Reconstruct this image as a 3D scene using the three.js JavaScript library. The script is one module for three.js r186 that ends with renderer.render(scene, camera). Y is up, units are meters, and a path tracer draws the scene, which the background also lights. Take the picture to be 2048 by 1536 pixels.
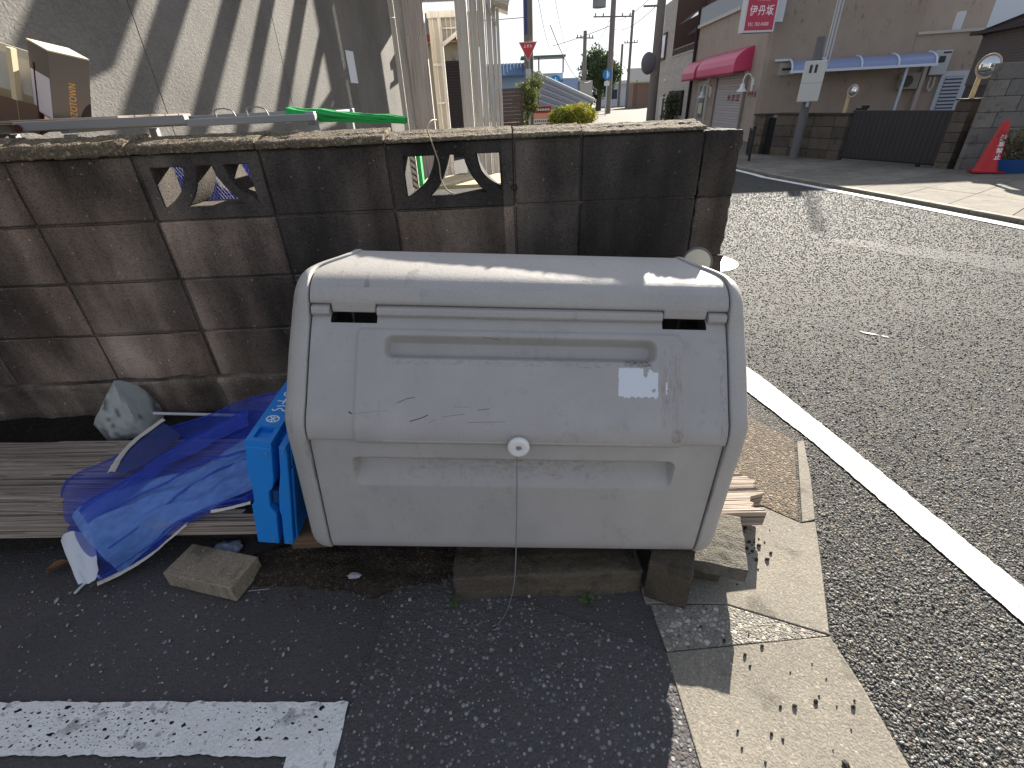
import * as THREE from 'three';
import { RoundedBoxGeometry } from 'three/addons/geometries/RoundedBoxGeometry.js';
import { mergeGeometries, mergeVertices, toCreasedNormals } from 'three/addons/utils/BufferGeometryUtils.js';

// ---------- camera, sky, sun, exposure ----------
const scene = new THREE.Scene();
const camera = new THREE.PerspectiveCamera(2 * Math.atan(768 / 950) * 180 / Math.PI, 4 / 3, 0.05, 600);
camera.position.set(0, 1.2, 0);
camera.rotation.order = 'YXZ';
camera.rotation.set(-0.5368, 0, -0.0453);

const SUN = new THREE.Vector3(0.437, 0.367, -0.822).normalize();
{
  const w = 512, h = 256, d = new Float32Array(w * h * 4);
  const mix = (a, b, t) => a.map((v, i) => v + (b[i] - v) * t);
  const zen = [0.095, 0.116, 0.164], mid = [0.168, 0.188, 0.222], hor = [0.40, 0.405, 0.41];
  for (let j = 0; j < h; j++) for (let i = 0; i < w; i++) {
    const ph = ((i + 0.5) / w - 0.5) * 2 * Math.PI, th = ((j + 0.5) / h - 0.5) * Math.PI;
    const dx = Math.cos(ph) * Math.cos(th), dy = Math.sin(th), dz = Math.sin(ph) * Math.cos(th);
    let c;
    if (dy >= 0) {
      const t = Math.pow(dy, 0.55);
      c = t < 0.5 ? mix(hor, mid, t / 0.5) : mix(mid, zen, (t - 0.5) / 0.5);
    } else c = mix(hor, [0.2, 0.19, 0.18], Math.min(1, -dy * 6));
    const k = Math.max(0, dx * SUN.x + dy * SUN.y + dz * SUN.z);
    const g = 0.2 * Math.pow(k, 5) + 0.7 * Math.pow(k, 60);
    const o = (j * w + i) * 4;
    d[o] = c[0] + g; d[o + 1] = c[1] + g * 0.96; d[o + 2] = c[2] + g * 0.9; d[o + 3] = 1;
  }
  const t = new THREE.DataTexture(d, w, h, THREE.RGBAFormat, THREE.FloatType);
  t.mapping = THREE.EquirectangularReflectionMapping; t.magFilter = t.minFilter = THREE.LinearFilter; t.needsUpdate = true;
  scene.background = t; scene.environment = t;
}
const sun = new THREE.DirectionalLight(new THREE.Color(1, 0.93, 0.82), 5);
sun.position.copy(SUN).multiplyScalar(60); sun.castShadow = true; sun.shadow.mapSize.set(4096, 4096);
Object.assign(sun.shadow.camera, { left: -30, right: 30, top: 30, bottom: -30, near: 1, far: 160 });
scene.add(sun, sun.target);
const renderer = new THREE.WebGLRenderer({ antialias: true });
renderer.toneMapping = THREE.LinearToneMapping;
renderer.toneMappingExposure = 3.1;
renderer.shadowMap.enabled = true;

// ---------- helpers ----------
const rngOf = (a) => () => { a |= 0; a = a + 0x6D2B79F5 | 0; let t = Math.imul(a ^ a >>> 15, 1 | a); t = t + Math.imul(t ^ t >>> 7, 61 | t) ^ t; return ((t ^ t >>> 14) >>> 0) / 4294967296; };
const rnd = rngOf(7);
const HASH = new Float32Array(65536); { const r = rngOf(99); for (let i = 0; i < 65536; i++) HASH[i] = r(); }
const sm = (t) => t * t * (3 - 2 * t);
const step = (a, b, x) => { const t = Math.min(1, Math.max(0, (x - a) / (b - a))); return t * t * (3 - 2 * t); };
function vn(x, y, per = 256) {                                       // value noise, periodic
  const xi = Math.floor(x), yi = Math.floor(y), fx = sm(x - xi), fy = sm(y - yi);
  const m = (n) => ((n % per) + per) % per;
  const x0 = m(xi), x1 = m(xi + 1), y0 = m(yi) * 257, y1 = m(yi + 1) * 257;
  const a = HASH[(x0 + y0) & 65535], b = HASH[(x1 + y0) & 65535], c = HASH[(x0 + y1) & 65535], e = HASH[(x1 + y1) & 65535];
  return a + (b - a) * fx + (c - a) * fy + (a - b - c + e) * fx * fy;
}
const fbm = (x, y, per, oct = 4) => { let s = 0, a = 0.5, n = 0; for (let k = 0; k < oct; k++) { s += a * vn(x, y, per); n += a; x *= 2; y *= 2; per *= 2; a *= 0.5; } return s / n; };
const n3 = (x, y, z, f) => (vn(x * f + 31, y * f + 17) + vn(y * f + 71, z * f + 5) + vn(z * f + 11, x * f + 43)) / 3 - 0.5;

function dataTex(w, h, fn, srgb, tile) {
  const d = new Uint8Array(w * h * 4);
  for (let j = 0; j < h; j++) for (let i = 0; i < w; i++) {
    const c = fn(i / w, j / h, i, j), o = (j * w + i) * 4;
    if (typeof c === 'number') d[o] = d[o + 1] = d[o + 2] = Math.max(0, Math.min(255, c * 255));
    else for (let k = 0; k < 3; k++) d[o + k] = Math.max(0, Math.min(255, c[k] * 255));
    d[o + 3] = 255;
  }
  const t = new THREE.DataTexture(d, w, h, THREE.RGBAFormat);
  t.wrapS = t.wrapT = THREE.RepeatWrapping; t.magFilter = THREE.LinearFilter; t.minFilter = THREE.LinearMipmapLinearFilter; t.generateMipmaps = true; t.anisotropy = 8;
  if (srgb) t.colorSpace = THREE.SRGBColorSpace;
  if (tile) t.repeat.set(1 / (tile[0] ?? tile), 1 / (tile[1] ?? tile));
  t.needsUpdate = true;
  return t;
}
function canvasTex(w, h, draw) {
  const c = document.createElement('canvas'); c.width = w; c.height = h;
  draw(c.getContext('2d'), w, h);
  const t = new THREE.CanvasTexture(c); t.colorSpace = THREE.SRGBColorSpace; t.anisotropy = 8; return t;
}
// handwritten glyph strokes on a 100 x 100 box, for lettering that the fonts lack
const GLYPH = {
  '伊': [[28, 4, 6, 46], [19, 30, 19, 99], [42, 14, 88, 14, 88, 62], [34, 38, 99, 38], [40, 62, 88, 62], [63, 14, 63, 48, 34, 98]],
  '丹': [[12, 98, 26, 72, 27, 14, 79, 14, 79, 88, 64, 97], [48, 27, 55, 43], [4, 55, 97, 55]],
  '坂': [[4, 35, 39, 35], [22, 8, 22, 78], [2, 85, 42, 73], [49, 18, 94, 11], [53, 18, 50, 62, 38, 98], [55, 42, 89, 42, 70, 76, 46, 98], [58, 54, 76, 82, 99, 98]],
  '美': [[30, 1, 38, 13], [70, 1, 62, 13], [10, 17, 90, 17], [15, 31, 85, 31], [8, 46, 92, 46], [50, 17, 50, 46], [18, 62, 82, 62], [50, 50, 48, 66, 14, 98], [51, 66, 86, 98]],
  '容': [[50, 0, 50, 10], [8, 26, 8, 11, 92, 11, 92, 26], [35, 22, 19, 38], [65, 22, 81, 38], [50, 31, 4, 66], [50, 31, 96, 66], [30, 65, 71, 65, 71, 96, 30, 96, 30, 65]],
  '室': [[50, 0, 50, 10], [8, 26, 8, 11, 92, 11, 92, 26], [20, 30, 80, 30], [45, 30, 28, 50, 77, 47], [20, 69, 80, 69], [50, 50, 50, 94], [5, 95, 95, 95]],
  '止': [[52, 4, 52, 92], [52, 44, 87, 44], [22, 38, 22, 92], [4, 93, 96, 93]],
  'ま': [[14, 22, 86, 22], [20, 43, 80, 43], [51, 4, 51, 74, 38, 90, 20, 82, 26, 68, 52, 71, 86, 92]],
  'れ': [[28, 4, 28, 97], [7, 28, 38, 27, 8, 72], [28, 47, 54, 20, 66, 32, 60, 74, 72, 90, 97, 74]],
  '駐': [[10, 8, 10, 62, 43, 62, 43, 88, 31, 95], [10, 8, 46, 8], [10, 26, 42, 26], [10, 44, 42, 44], [27, 8, 27, 62], [8, 74, 7, 92], [20, 74, 22, 88], [70, 2, 76, 13], [54, 22, 96, 22], [58, 55, 93, 55], [75, 22, 75, 94], [50, 95, 99, 95]],
  '車': [[10, 13, 90, 13], [20, 29, 80, 29, 80, 66, 20, 66, 20, 29], [20, 47, 80, 47], [4, 82, 96, 82], [50, 0, 50, 100]],
  '禁': [[5, 15, 45, 15], [25, 1, 25, 48], [25, 17, 7, 43], [25, 17, 43, 40], [55, 15, 95, 15], [75, 1, 75, 48], [75, 17, 57, 43], [75, 17, 93, 40], [25, 55, 75, 55], [10, 68, 90, 68], [50, 68, 50, 99], [30, 78, 14, 95], [70, 78, 86, 95]],
};
function glyphs(g, text, x, y, size, color, wt = 0.1, gap = 1.08, vertical = false) {
  g.strokeStyle = color; g.lineWidth = size * wt; g.lineCap = 'round'; g.lineJoin = 'round';
  [...text].forEach((ch, k) => {
    const ox = x + (vertical ? 0 : k * size * gap), oy = y + (vertical ? k * size * gap : 0);
    for (const s of GLYPH[ch] || []) {
      g.beginPath();
      for (let i = 0; i < s.length; i += 2) { const px = ox + s[i] * size / 100, py = oy + s[i + 1] * size / 100; if (i) g.lineTo(px, py); else g.moveTo(px, py); }
      g.stroke();
    }
  });
}

// cellular stones on a periodic tile
function cells(n, seed, jitter = 1) {
  const r = rngOf(seed), px = new Float32Array(n * n), py = new Float32Array(n * n), id = new Float32Array(n * n), wt = new Float32Array(n * n);
  for (let i = 0; i < n * n; i++) { px[i] = 0.5 + (r() - 0.5) * jitter; py[i] = 0.5 + (r() - 0.5) * jitter; id[i] = r(); const q = 0.6 + 0.8 * r(); wt[i] = q * q; }
  const out = [0, 0, 0, 0];
  return (u, v) => {
    const x = u * n, y = v * n, xi = Math.floor(x), yi = Math.floor(y);
    let a = 9, b = 9, best = 0;
    for (let dy = -1; dy <= 1; dy++) { const cy = (yi + dy + n) % n; for (let dx = -1; dx <= 1; dx++) {
      const c = cy * n + (xi + dx + n) % n, ex = xi + dx + px[c] - x, ey = yi + dy + py[c] - y, e = (ex * ex + ey * ey) * wt[c];
      if (e < a) { b = a; a = e; best = c; } else if (e < b) b = e;
    } }
    out[0] = Math.sqrt(a); out[1] = Math.sqrt(b); out[2] = id[best]; out[3] = best; return out;
  };
}
function stoneTex(size, n, seed, tile, colorOf, heightOf) {
  const f = cells(n, seed), hgt = new Float32Array(size * size);
  const col = dataTex(size, size, (u, v, i, j) => { const c = f(u, v); hgt[j * size + i] = heightOf(c, u, v); return colorOf(c, u, v); }, true, tile);
  const bmp = dataTex(size, size, (u, v, i, j) => hgt[j * size + i], false, tile);
  return { map: col, bumpMap: bmp };
}
const std = (o) => new THREE.MeshStandardMaterial({ roughness: 0.85, metalness: 0, ...o });
const col = (hex, o = {}) => std({ color: hex, ...o });

// names: repeats take _001, _002 ...
const used = new Map();
const numbered = (n) => { const k = used.get(n) || 0; used.set(n, k + 1); return k ? n + '_' + String(k).padStart(3, '0') : n; };
function tag(o, label, category, group, kind) { if (label) o.userData.label = label; if (category) o.userData.category = category; if (group) o.userData.group = group; if (kind) o.userData.kind = kind; return o; }
function thing(name, label, category, pos = [0, 0, 0], turn = 0, group) {
  const o = new THREE.Group(); o.name = numbered(name); o.position.set(...pos); o.rotation.y = turn; scene.add(o); return tag(o, label, category, group);
}
function part(name, geo, mat, parent) {
  const m = new THREE.Mesh(Array.isArray(geo) ? join(geo) : geo, mat); m.name = parent ? name : numbered(name); m.castShadow = m.receiveShadow = true;
  (parent || scene).add(m); return m;
}
const solo = (name, geo, mat, label, category, group) => tag(part(name, geo, mat), label, category, group);
const struct = (name, geo, mat) => tag(part(name, geo, mat), null, null, null, 'structure');
function join(list) { return mergeGeometries(list.map((g) => { const q = g.index ? g.toNonIndexed() : g; for (const k of Object.keys(q.attributes)) if (!['position', 'normal', 'uv'].includes(k)) q.deleteAttribute(k); return q; })); }
function mv(g, x = 0, y = 0, z = 0, rx = 0, ry = 0, rz = 0) { if (rx || ry || rz) g.applyMatrix4(new THREE.Matrix4().makeRotationFromEuler(new THREE.Euler(rx, ry, rz))); return g.translate(x, y, z); }
// uv in metres from the dominant direction of each face
function muv(geo, ox = 0, oy = 0, rot = false) {
  const g = geo.index ? geo.toNonIndexed() : geo, p = g.attributes.position, uv = new Float32Array(p.count * 2);
  const a = new THREE.Vector3(), b = new THREE.Vector3(), c = new THREE.Vector3(), e1 = new THREE.Vector3(), e2 = new THREE.Vector3();
  for (let i = 0; i < p.count; i += 3) {
    a.fromBufferAttribute(p, i); b.fromBufferAttribute(p, i + 1); c.fromBufferAttribute(p, i + 2);
    e1.subVectors(b, a); e2.subVectors(c, a); e1.cross(e2);
    const nx = Math.abs(e1.x), ny = Math.abs(e1.y), nz = Math.abs(e1.z);
    [a, b, c].forEach((q, k) => {
      let u, v;
      if (ny >= nx && ny >= nz) { u = q.x; v = q.z; } else if (nx >= nz) { u = q.z; v = q.y; } else { u = q.x; v = q.y; }
      if (rot) [u, v] = [v, u];
      uv[(i + k) * 2] = u + ox; uv[(i + k) * 2 + 1] = v + oy;
    });
  }
  g.setAttribute('uv', new THREE.BufferAttribute(uv, 2)); return g;
}
const box = (x0, x1, y0, y1, z0, z1) => muv(new THREE.BoxGeometry(Math.abs(x1 - x0), Math.abs(y1 - y0), Math.abs(z1 - z0)).translate((x0 + x1) / 2, (y0 + y1) / 2, (z0 + z1) / 2));
const rbox = (x0, x1, y0, y1, z0, z1, r = 0.005, s = 2) => muv(new RoundedBoxGeometry(Math.abs(x1 - x0), Math.abs(y1 - y0), Math.abs(z1 - z0), s, r).translate((x0 + x1) / 2, (y0 + y1) / 2, (z0 + z1) / 2));
function tube(pts, r, seg = 0, rad = 8, closed = false) { const c = new THREE.CatmullRomCurve3(pts.map((p) => new THREE.Vector3(...p)), closed); return new THREE.TubeGeometry(c, seg || Math.max(2, pts.length * 6), r, rad, closed); }
function bar(a, b, r, rad = 10, r2 = r) { const A = new THREE.Vector3(...a), B = new THREE.Vector3(...b), d = B.clone().sub(A), g = new THREE.CylinderGeometry(r2, r, d.length(), rad); g.applyQuaternion(new THREE.Quaternion().setFromUnitVectors(new THREE.Vector3(0, 1, 0), d.normalize())); return g.translate((A.x + B.x) / 2, (A.y + B.y) / 2, (A.z + B.z) / 2); }
// flat polygon on the ground, uv in metres
function poly(pts, y) {
  const s = new THREE.Shape(pts.map(([x, z]) => new THREE.Vector2(x, -z)));
  const g = new THREE.ShapeGeometry(s).rotateX(-Math.PI / 2).translate(0, y, 0); return muv(g);
}
// prism over a ground polygon
function prism(pts, y0, y1, bevel = 0) {
  const s = new THREE.Shape(pts.map(([x, z]) => new THREE.Vector2(x, -z)));
  const g = new THREE.ExtrudeGeometry(s, { depth: y1 - y0 - 2 * bevel, bevelEnabled: bevel > 0, bevelSize: bevel, bevelOffset: -bevel, bevelThickness: bevel, bevelSegments: 2, steps: 1 });
  return muv(g.rotateX(-Math.PI / 2).translate(0, y0 + bevel, 0));
}
// sheet through a grid of points; fn(u, v) -> [x, y, z]
function sheet(nu, nv, fn) {
  const pos = [], uv = [], idx = [];
  for (let j = 0; j <= nv; j++) for (let i = 0; i <= nu; i++) { pos.push(...fn(i / nu, j / nv)); uv.push(i / nu, j / nv); }
  for (let j = 0; j < nv; j++) for (let i = 0; i < nu; i++) { const a = j * (nu + 1) + i, b = a + 1, c = a + nu + 1, d = c + 1; idx.push(a, b, d, a, d, c); }
  const g = new THREE.BufferGeometry(); g.setAttribute('position', new THREE.Float32BufferAttribute(pos, 3)); g.setAttribute('uv', new THREE.Float32BufferAttribute(uv, 2)); g.setIndex(idx); g.computeVertexNormals(); return g;
}
// push the vertices of a closed mesh about with noise
function rough(geo, amp, f, seed = 0) {
  geo.deleteAttribute('uv'); geo.deleteAttribute('normal');
  const g = mergeVertices(geo, 1e-5), p = g.attributes.position;
  g.computeVertexNormals(); const n = g.attributes.normal;
  for (let i = 0; i < p.count; i++) {
    const x = p.getX(i), y = p.getY(i), z = p.getZ(i), d = amp * (n3(x + seed, y, z, f) * 1.4 + n3(x, y + seed, z, f * 2.7) * 0.7 + n3(x, y, z + seed, f * 6.1) * 0.4);
    p.setXYZ(i, x + n.getX(i) * d, y + n.getY(i) * d, z + n.getZ(i) * d);
  }
  g.computeVertexNormals(); return muv(g);
}

// ---------- materials ----------
const T = {};
T.road = stoneTex(2048, 150, 3, 1.5, (c, u, v) => {
  const e = c[1] - c[0], k = step(0.03, 0.22, e), t = c[2], w = 0.9 + 0.2 * fbm(u * 6, v * 6, 6);
  const l = (0.24 + 0.36 * ((t * 7.3) % 1)) * w, s = t < 0.2 ? [1.08, 1.0, 0.9] : t < 0.4 ? [0.95, 1.0, 0.93] : [1, 0.98, 0.94];
  const gr = 0.04 * (vn(u * 700, v * 700, 700) - 0.5);
  return s.map((q) => 0.09 + (l * q - 0.09) * k + gr);
}, (c) => Math.min(1, 0.15 + 1.4 * step(0.0, 0.45, c[1] - c[0]) * (0.35 + 0.65 * ((c[2] * 13.7) % 1))));
const parkTex = (seed, share) => stoneTex(2048, 190, seed, 1.7, (c, u, v) => {
  const big = c[2] < share, r = 0.18 + 0.26 * ((c[2] / share * 5.1) % 1), b = 0.305 + 0.04 * (fbm(u * 9, v * 9, 9) - 0.5) + 0.05 * (vn(u * 620, v * 620, 620) - 0.5);
  if (!big) return [b * 1.04, b * 0.985, b * 0.975];
  const k = 1 - step(r * 0.85, r * 1.05, c[0]), l = 0.33 + 0.3 * ((c[2] / share * 17.3) % 1);
  return [b + (l * 1.0 - b) * k, b + (l * 0.97 - b) * k, b + (l * 0.95 - b) * k];
}, (c, u, v) => 0.35 + 0.4 * step(0, 0.5, c[1] - c[0]) * ((c[2] * 7.7) % 1) + 0.2 * vn(u * 300, v * 300, 300));
T.parkA = parkTex(21, 0.05); T.parkB = parkTex(22, 0.33);
T.conc = stoneTex(1024, 170, 31, 1.1, (c, u, v) => {
  const b = 0.585 + 0.16 * (fbm(u * 5, v * 5, 5, 5) - 0.5) + 0.13 * (vn(u * 400, v * 400, 400) - 0.5) - 0.10 * step(0.6, 0.75, fbm(u * 14, v * 14, 14, 4)), r = 0.16 + 0.3 * ((c[2] * 31.7) % 1), k = c[2] < 0.45 ? 1 - step(r * 0.7, r, c[0]) : 0, l = 0.44 + 0.40 * ((c[2] * 23.7) % 1), q = b + (l - b) * k * 0.55;
  return [q, q * 0.965, q * 0.90];
}, (c, u, v) => 0.5 + 0.45 * (vn(u * 420, v * 420, 420) - 0.5) + 0.35 * (fbm(u * 90, v * 90, 90, 3) - 0.5));
T.gravelly = stoneTex(1024, 84, 33, 0.9, (c, u, v) => {
  const r = 0.2 + 0.34 * ((c[2] * 31.7) % 1), k = 1 - step(r * 0.75, r, c[0]), b = 0.5 + 0.12 * (fbm(u * 9, v * 9, 9) - 0.5) + 0.16 * (vn(u * 420, v * 420, 420) - 0.5), l = 0.40 + 0.36 * ((c[2] * 23.7) % 1), q = b + (l - b) * k;
  return [q, q * 0.96, q * 0.89];
}, (c, u, v) => 0.15 + 0.35 * step(0.02, 0.3, c[1] - c[0]) * (0.3 + 0.7 * ((c[2] * 13.7) % 1)) + 0.35 * vn(u * 300, v * 300, 300) + 0.2 * fbm(u * 60, v * 60, 60, 2));
// grimy concrete block: pores, pale lichen spots, dark washes
const blockTex = (seed) => {
  const f = cells(60, seed), f2 = cells(210, seed + 1);
  const h = new Float32Array(1024 * 1024);
  const map = dataTex(1024, 1024, (u, v, i, j) => {
    const c = f(u, v), spot = c[2] < 0.035 ? 1 - step(0.08, 0.16, c[0]) : 0, p = f2(u, v), pore = p[2] < 0.4 ? 1 - step(0.15, 0.35, p[0]) : 0;
    const wash = fbm(u * 7, v * 3, 3 * 7, 5), patch = fbm(u * 4 + 9, v * 4, 4, 5), gr = vn(u * 512, v * 512, 512);
    const wash2 = fbm(u * 16 + 5, v * 2.0, 16, 4), rust = step(0.45, 0.75, fbm(u * 3 + 4, v * 3 + 8, 3, 4));
    let l = 0.50 + 0.50 * (wash - 0.5) + 0.48 * (patch - 0.5) + 0.30 * (wash2 - 0.5) + 0.14 * (gr - 0.5) - 0.14 * pore;
    h[j * 1024 + i] = 0.6 + 0.2 * (gr - 0.5) + 0.2 * (fbm(u * 60, v * 60, 60, 3) - 0.5) - 0.4 * pore;
    l = Math.max(0.16, l) + spot * 0.3;
    return [l * (1.01 + 0.025 * rust), l * (0.99 - 0.005 * rust), l * (0.965 - 0.025 * rust)];
  }, true, 1.15);
  return { map, bumpMap: dataTex(1024, 1024, (u, v, i, j) => h[j * 1024 + i], false, 1.15) };
};
T.block = blockTex(41);
T.plaster = (() => {
  const h = new Float32Array(1024 * 1024);
  const map = dataTex(1024, 1024, (u, v, i, j) => {
    const a = fbm(u * 110 + 2 * vn(u * 40, v * 40, 40), v * 180, 110 * 180, 3), b = fbm(u * 3, v * 3, 3, 5);
    h[j * 1024 + i] = a; const l = 0.42 + 0.09 * (a - 0.5) + 0.14 * (b - 0.5) + 0.06 * (vn(u * 500, v * 500, 500) - 0.5);
    return [l, l * 0.975, l * 0.94];
  }, true, 1.3);
  return { map, bumpMap: dataTex(1024, 1024, (u, v, i, j) => h[j * 1024 + i], false, 1.3) };
})();
const woodTex = (seed, base, tint, contrast, tile) => {
  const W = 1024, H = 512, h = new Float32Array(W * H);
  const map = dataTex(W, H, (u, v, i, j) => {
    const wob = 0.06 * fbm(u * 3 + seed, v * 3, 3, 3), g = fbm(u * 5 + seed, (v + wob) * 70, 70 * 5, 3), cr = step(0.66, 0.74, fbm(u * 4 + 7, (v + wob) * 40 + seed, 160, 3)), fine = vn(u * 60, v * 500, 500 * 60);
    const l = base + contrast * (g - 0.5) + 0.07 * (fine - 0.5) + 0.1 * (fbm(u * 4, v * 4, 4) - 0.5) - 0.2 * cr * contrast / 0.35;
    h[j * W + i] = 0.5 + 0.6 * (g - 0.5) - 0.45 * cr; return [l * tint[0], l * tint[1], l * tint[2]];
  }, true, tile);
  return { map, bumpMap: dataTex(W, H, (u, v, i, j) => h[j * W + i], false, tile) };
};
T.plank = woodTex(3, 0.56, [1.10, 1.0, 0.905], 0.30, [1.5, 0.21]);
T.timber = woodTex(8, 0.80, [1.0, 0.985, 0.955], 0.20, [1.4, 0.22]);
T.pine = woodTex(5, 0.74, [1.02, 0.965, 0.93], 0.34, [1.6, 0.16]);
T.plastic = dataTex(1024, 1024, (u, v) => { const l = 0.675 + 0.05 * (fbm(u * 6, v * 6, 6, 5) - 0.5) + 0.03 * (vn(u * 300, v * 300, 300) - 0.5) - 0.10 * step(0.62, 0.75, fbm(u * 40, v * 14, 40 * 14, 3)) * step(0.5, 0.7, fbm(u * 5 + 3, v * 5, 5)); return [l, l * 0.975, l * 0.945]; }, true, 1);
T.grain = dataTex(512, 512, (u, v) => 0.5 + 0.5 * (vn(u * 256, v * 256, 256) - 0.5) + 0.4 * (fbm(u * 40, v * 40, 40, 3) - 0.5), false, 0.25);

const M = {
  road: std({ ...T.road, color: 0xb2aea8, bumpScale: 0.007, roughness: 0.85 }),
  parkA: std({ ...T.parkA, bumpScale: 0.004, roughness: 0.9 }),
  parkB: std({ ...T.parkB, bumpScale: 0.005, roughness: 0.85 }),
  concrete: std({ ...T.conc, color: 0xe6e3dd, bumpScale: 0.0013, roughness: 0.9 }),
  gravelly: std({ ...T.gravelly, bumpScale: 0.005, roughness: 0.9 }),
  concGrey: std({ ...T.conc, color: 0xa9a7a2, bumpScale: 0.003, roughness: 0.95 }),
  concDark: std({ ...T.conc, color: 0x7a7068, bumpScale: 0.004, roughness: 0.95 }),
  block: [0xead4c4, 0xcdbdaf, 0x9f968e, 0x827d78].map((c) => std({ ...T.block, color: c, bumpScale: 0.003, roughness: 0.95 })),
  mortar: std({ ...T.block, color: 0xb9aea4, bumpScale: 0.003, roughness: 1 }),
  cap: std({ ...T.gravelly, color: 0xcdbfa9, bumpScale: 0.005, roughness: 1 }),
  found: std({ ...T.block, color: 0xdccabb, bumpScale: 0.006, roughness: 1 }),
  plaster: std({ ...T.plaster, bumpScale: 0.0026, roughness: 0.95 }),
  plank: std({ ...T.plank, bumpScale: 0.006, roughness: 0.9 }),
  timber: std({ ...T.timber, bumpScale: 0.0015, roughness: 0.8 }),
  pine: std({ ...T.pine, bumpScale: 0.0015, roughness: 0.8 }),
  plastic: std({ map: T.plastic, bumpMap: T.grain, bumpScale: 0.0006, roughness: 0.55 }),
  dark: col(0x101010), black: col(0x18181a, { roughness: 0.6 }),
  steel: col(0x9a9ca0, { metalness: 0.9, roughness: 0.35 }), alu: col(0x8e9194, { metalness: 0.4, roughness: 0.5 }),
  white: col(0xdedede, { roughness: 0.5 }), paint: null,
  zinc: col(0x8f9295, { metalness: 0.3, roughness: 0.6 }),
};

// ---------- the ground: level here, falling away along the road from z = -2.5 to -10.5 ----------
const ter = (z) => -0.045 * Math.min(8, Math.max(0, -z - 2.5));
function clipZ(pts, z, keepAbove) {
  const out = []; for (let i = 0; i < pts.length; i++) { const a = pts[i], b = pts[(i + 1) % pts.length], ia = keepAbove ? a[1] >= z : a[1] <= z, ib = keepAbove ? b[1] >= z : b[1] <= z; if (ia) out.push(a); if (ia !== ib) { const t = (z - a[1]) / (b[1] - a[1]); out.push([a[0] + (b[0] - a[0]) * t, z]); } }
  return out;
}
const drape = (g) => { const p = g.attributes.position; for (let i = 0; i < p.count; i++) p.setY(i, p.getY(i) + ter(p.getZ(i))); g.computeVertexNormals(); return g; };
function land(pts, y) { const a = clipZ(pts, -2.5, true), r = clipZ(pts, -2.5, false), b = clipZ(r, -10.5, true), c = clipZ(r, -10.5, false); return join([a, b, c].filter((q) => q.length > 2).map((q) => drape(poly(q, y)))); }
struct('ground', land([[-250, 30], [250, 30], [250, -400], [-250, -400]], -0.02), std({ ...T.parkB, color: 0xd8d4cc, bumpScale: 0.004 }));
struct('parking_asphalt', poly([[-8, 8], [0.9, 8], [0.9, -1.75], [-8, -1.75]], 0), M.parkA);
{ // the younger patch with more stone showing
  const e = []; for (let k = 0; k <= 24; k++) e.push([-0.56 + 0.02 * (vn(k * 0.9, 3) - 0.5) + (k > 14 ? (k - 14) * 0.02 : 0), 3 - k * 0.166]);
  struct('asphalt_patch', poly([[0.36, 3], ...[...Array(20).keys()].map((k) => [0.36 + 0.004 * (vn(k, 8) - 0.5), 3 - k * 0.193]), ...e.reverse()], 0.004), M.parkB);
}
const kerbLine = [[6.4, 3], [5.75, 0], [5.3, -2.3], [5.372, -4.775], [5.47, -6.866], [5.524, -8.938], [5.551, -10.92], [5.46, -12.22], [5.655, -13.78], [6.175, -15.6], [6.76, -26], [9.36, -91]];
struct('road', land([[0.55, 3], [0.55, -0.5], [0.6, -1.2], [0.8, -1.9], [0.72, -2.6], [0.7, -70], ...kerbLine.slice().reverse().map(([x, z]) => [x - 0.02, z])], 0.003), M.road);
struct('pavement_bed', land([...kerbLine, [40, -70], [40, 3]], -0.004), M.concGrey);
// worn edge of road paint: a sheet with an uneven outline and holes
function paintSheet(outline, holes, y) {
  const s = new THREE.Shape(outline.map(([x, z]) => new THREE.Vector2(x, -z)));
  for (const h of holes) s.holes.push(new THREE.Path(h.map(([x, z]) => new THREE.Vector2(x, -z))));
  return muv(new THREE.ShapeGeometry(s).rotateX(-Math.PI / 2).translate(0, y, 0));
}
function ragged(a, b, n, amp, f = 40) { const o = []; for (let k = 0; k < n; k++) { const t = k / n, x = a[0] + (b[0] - a[0]) * t, z = a[1] + (b[1] - a[1]) * t, d = Math.hypot(b[0] - a[0], b[1] - a[1]), q = amp * (vn(x * f + 7, z * f + 3) + vn(x * f * 3.1, z * f * 3.1 + 9) * 0.7 - 0.85); o.push([x + (b[1] - a[1]) / d * q, z - (b[0] - a[0]) / d * q]); } return o; }
const chip = (x, z, r, sq = 1, n = 9) => { const o = [], a0 = rnd() * 6; for (let k = 0; k < n; k++) { const a = a0 + k / n * 6.283, q = r * (0.55 + 0.9 * rnd()); o.push([x + Math.cos(a) * q * sq, z - Math.sin(a) * q]); } return o; };
M.paint = std({ map: dataTex(512, 512, (u, v) => { const l = 0.91 + 0.1 * (fbm(u * 12, v * 12, 12) - 0.5) + 0.08 * (vn(u * 256, v * 256, 256) - 0.5) - 0.25 * step(0.6, 0.72, fbm(u * 30, v * 30, 30, 4)) * step(0.45, 0.62, fbm(u * 4, v * 4, 4)); return [l, l * 0.995, l * 0.97]; }, true, 0.5), bumpMap: T.parkB.bumpMap, bumpScale: 0.003, roughness: 0.8 });
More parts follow.
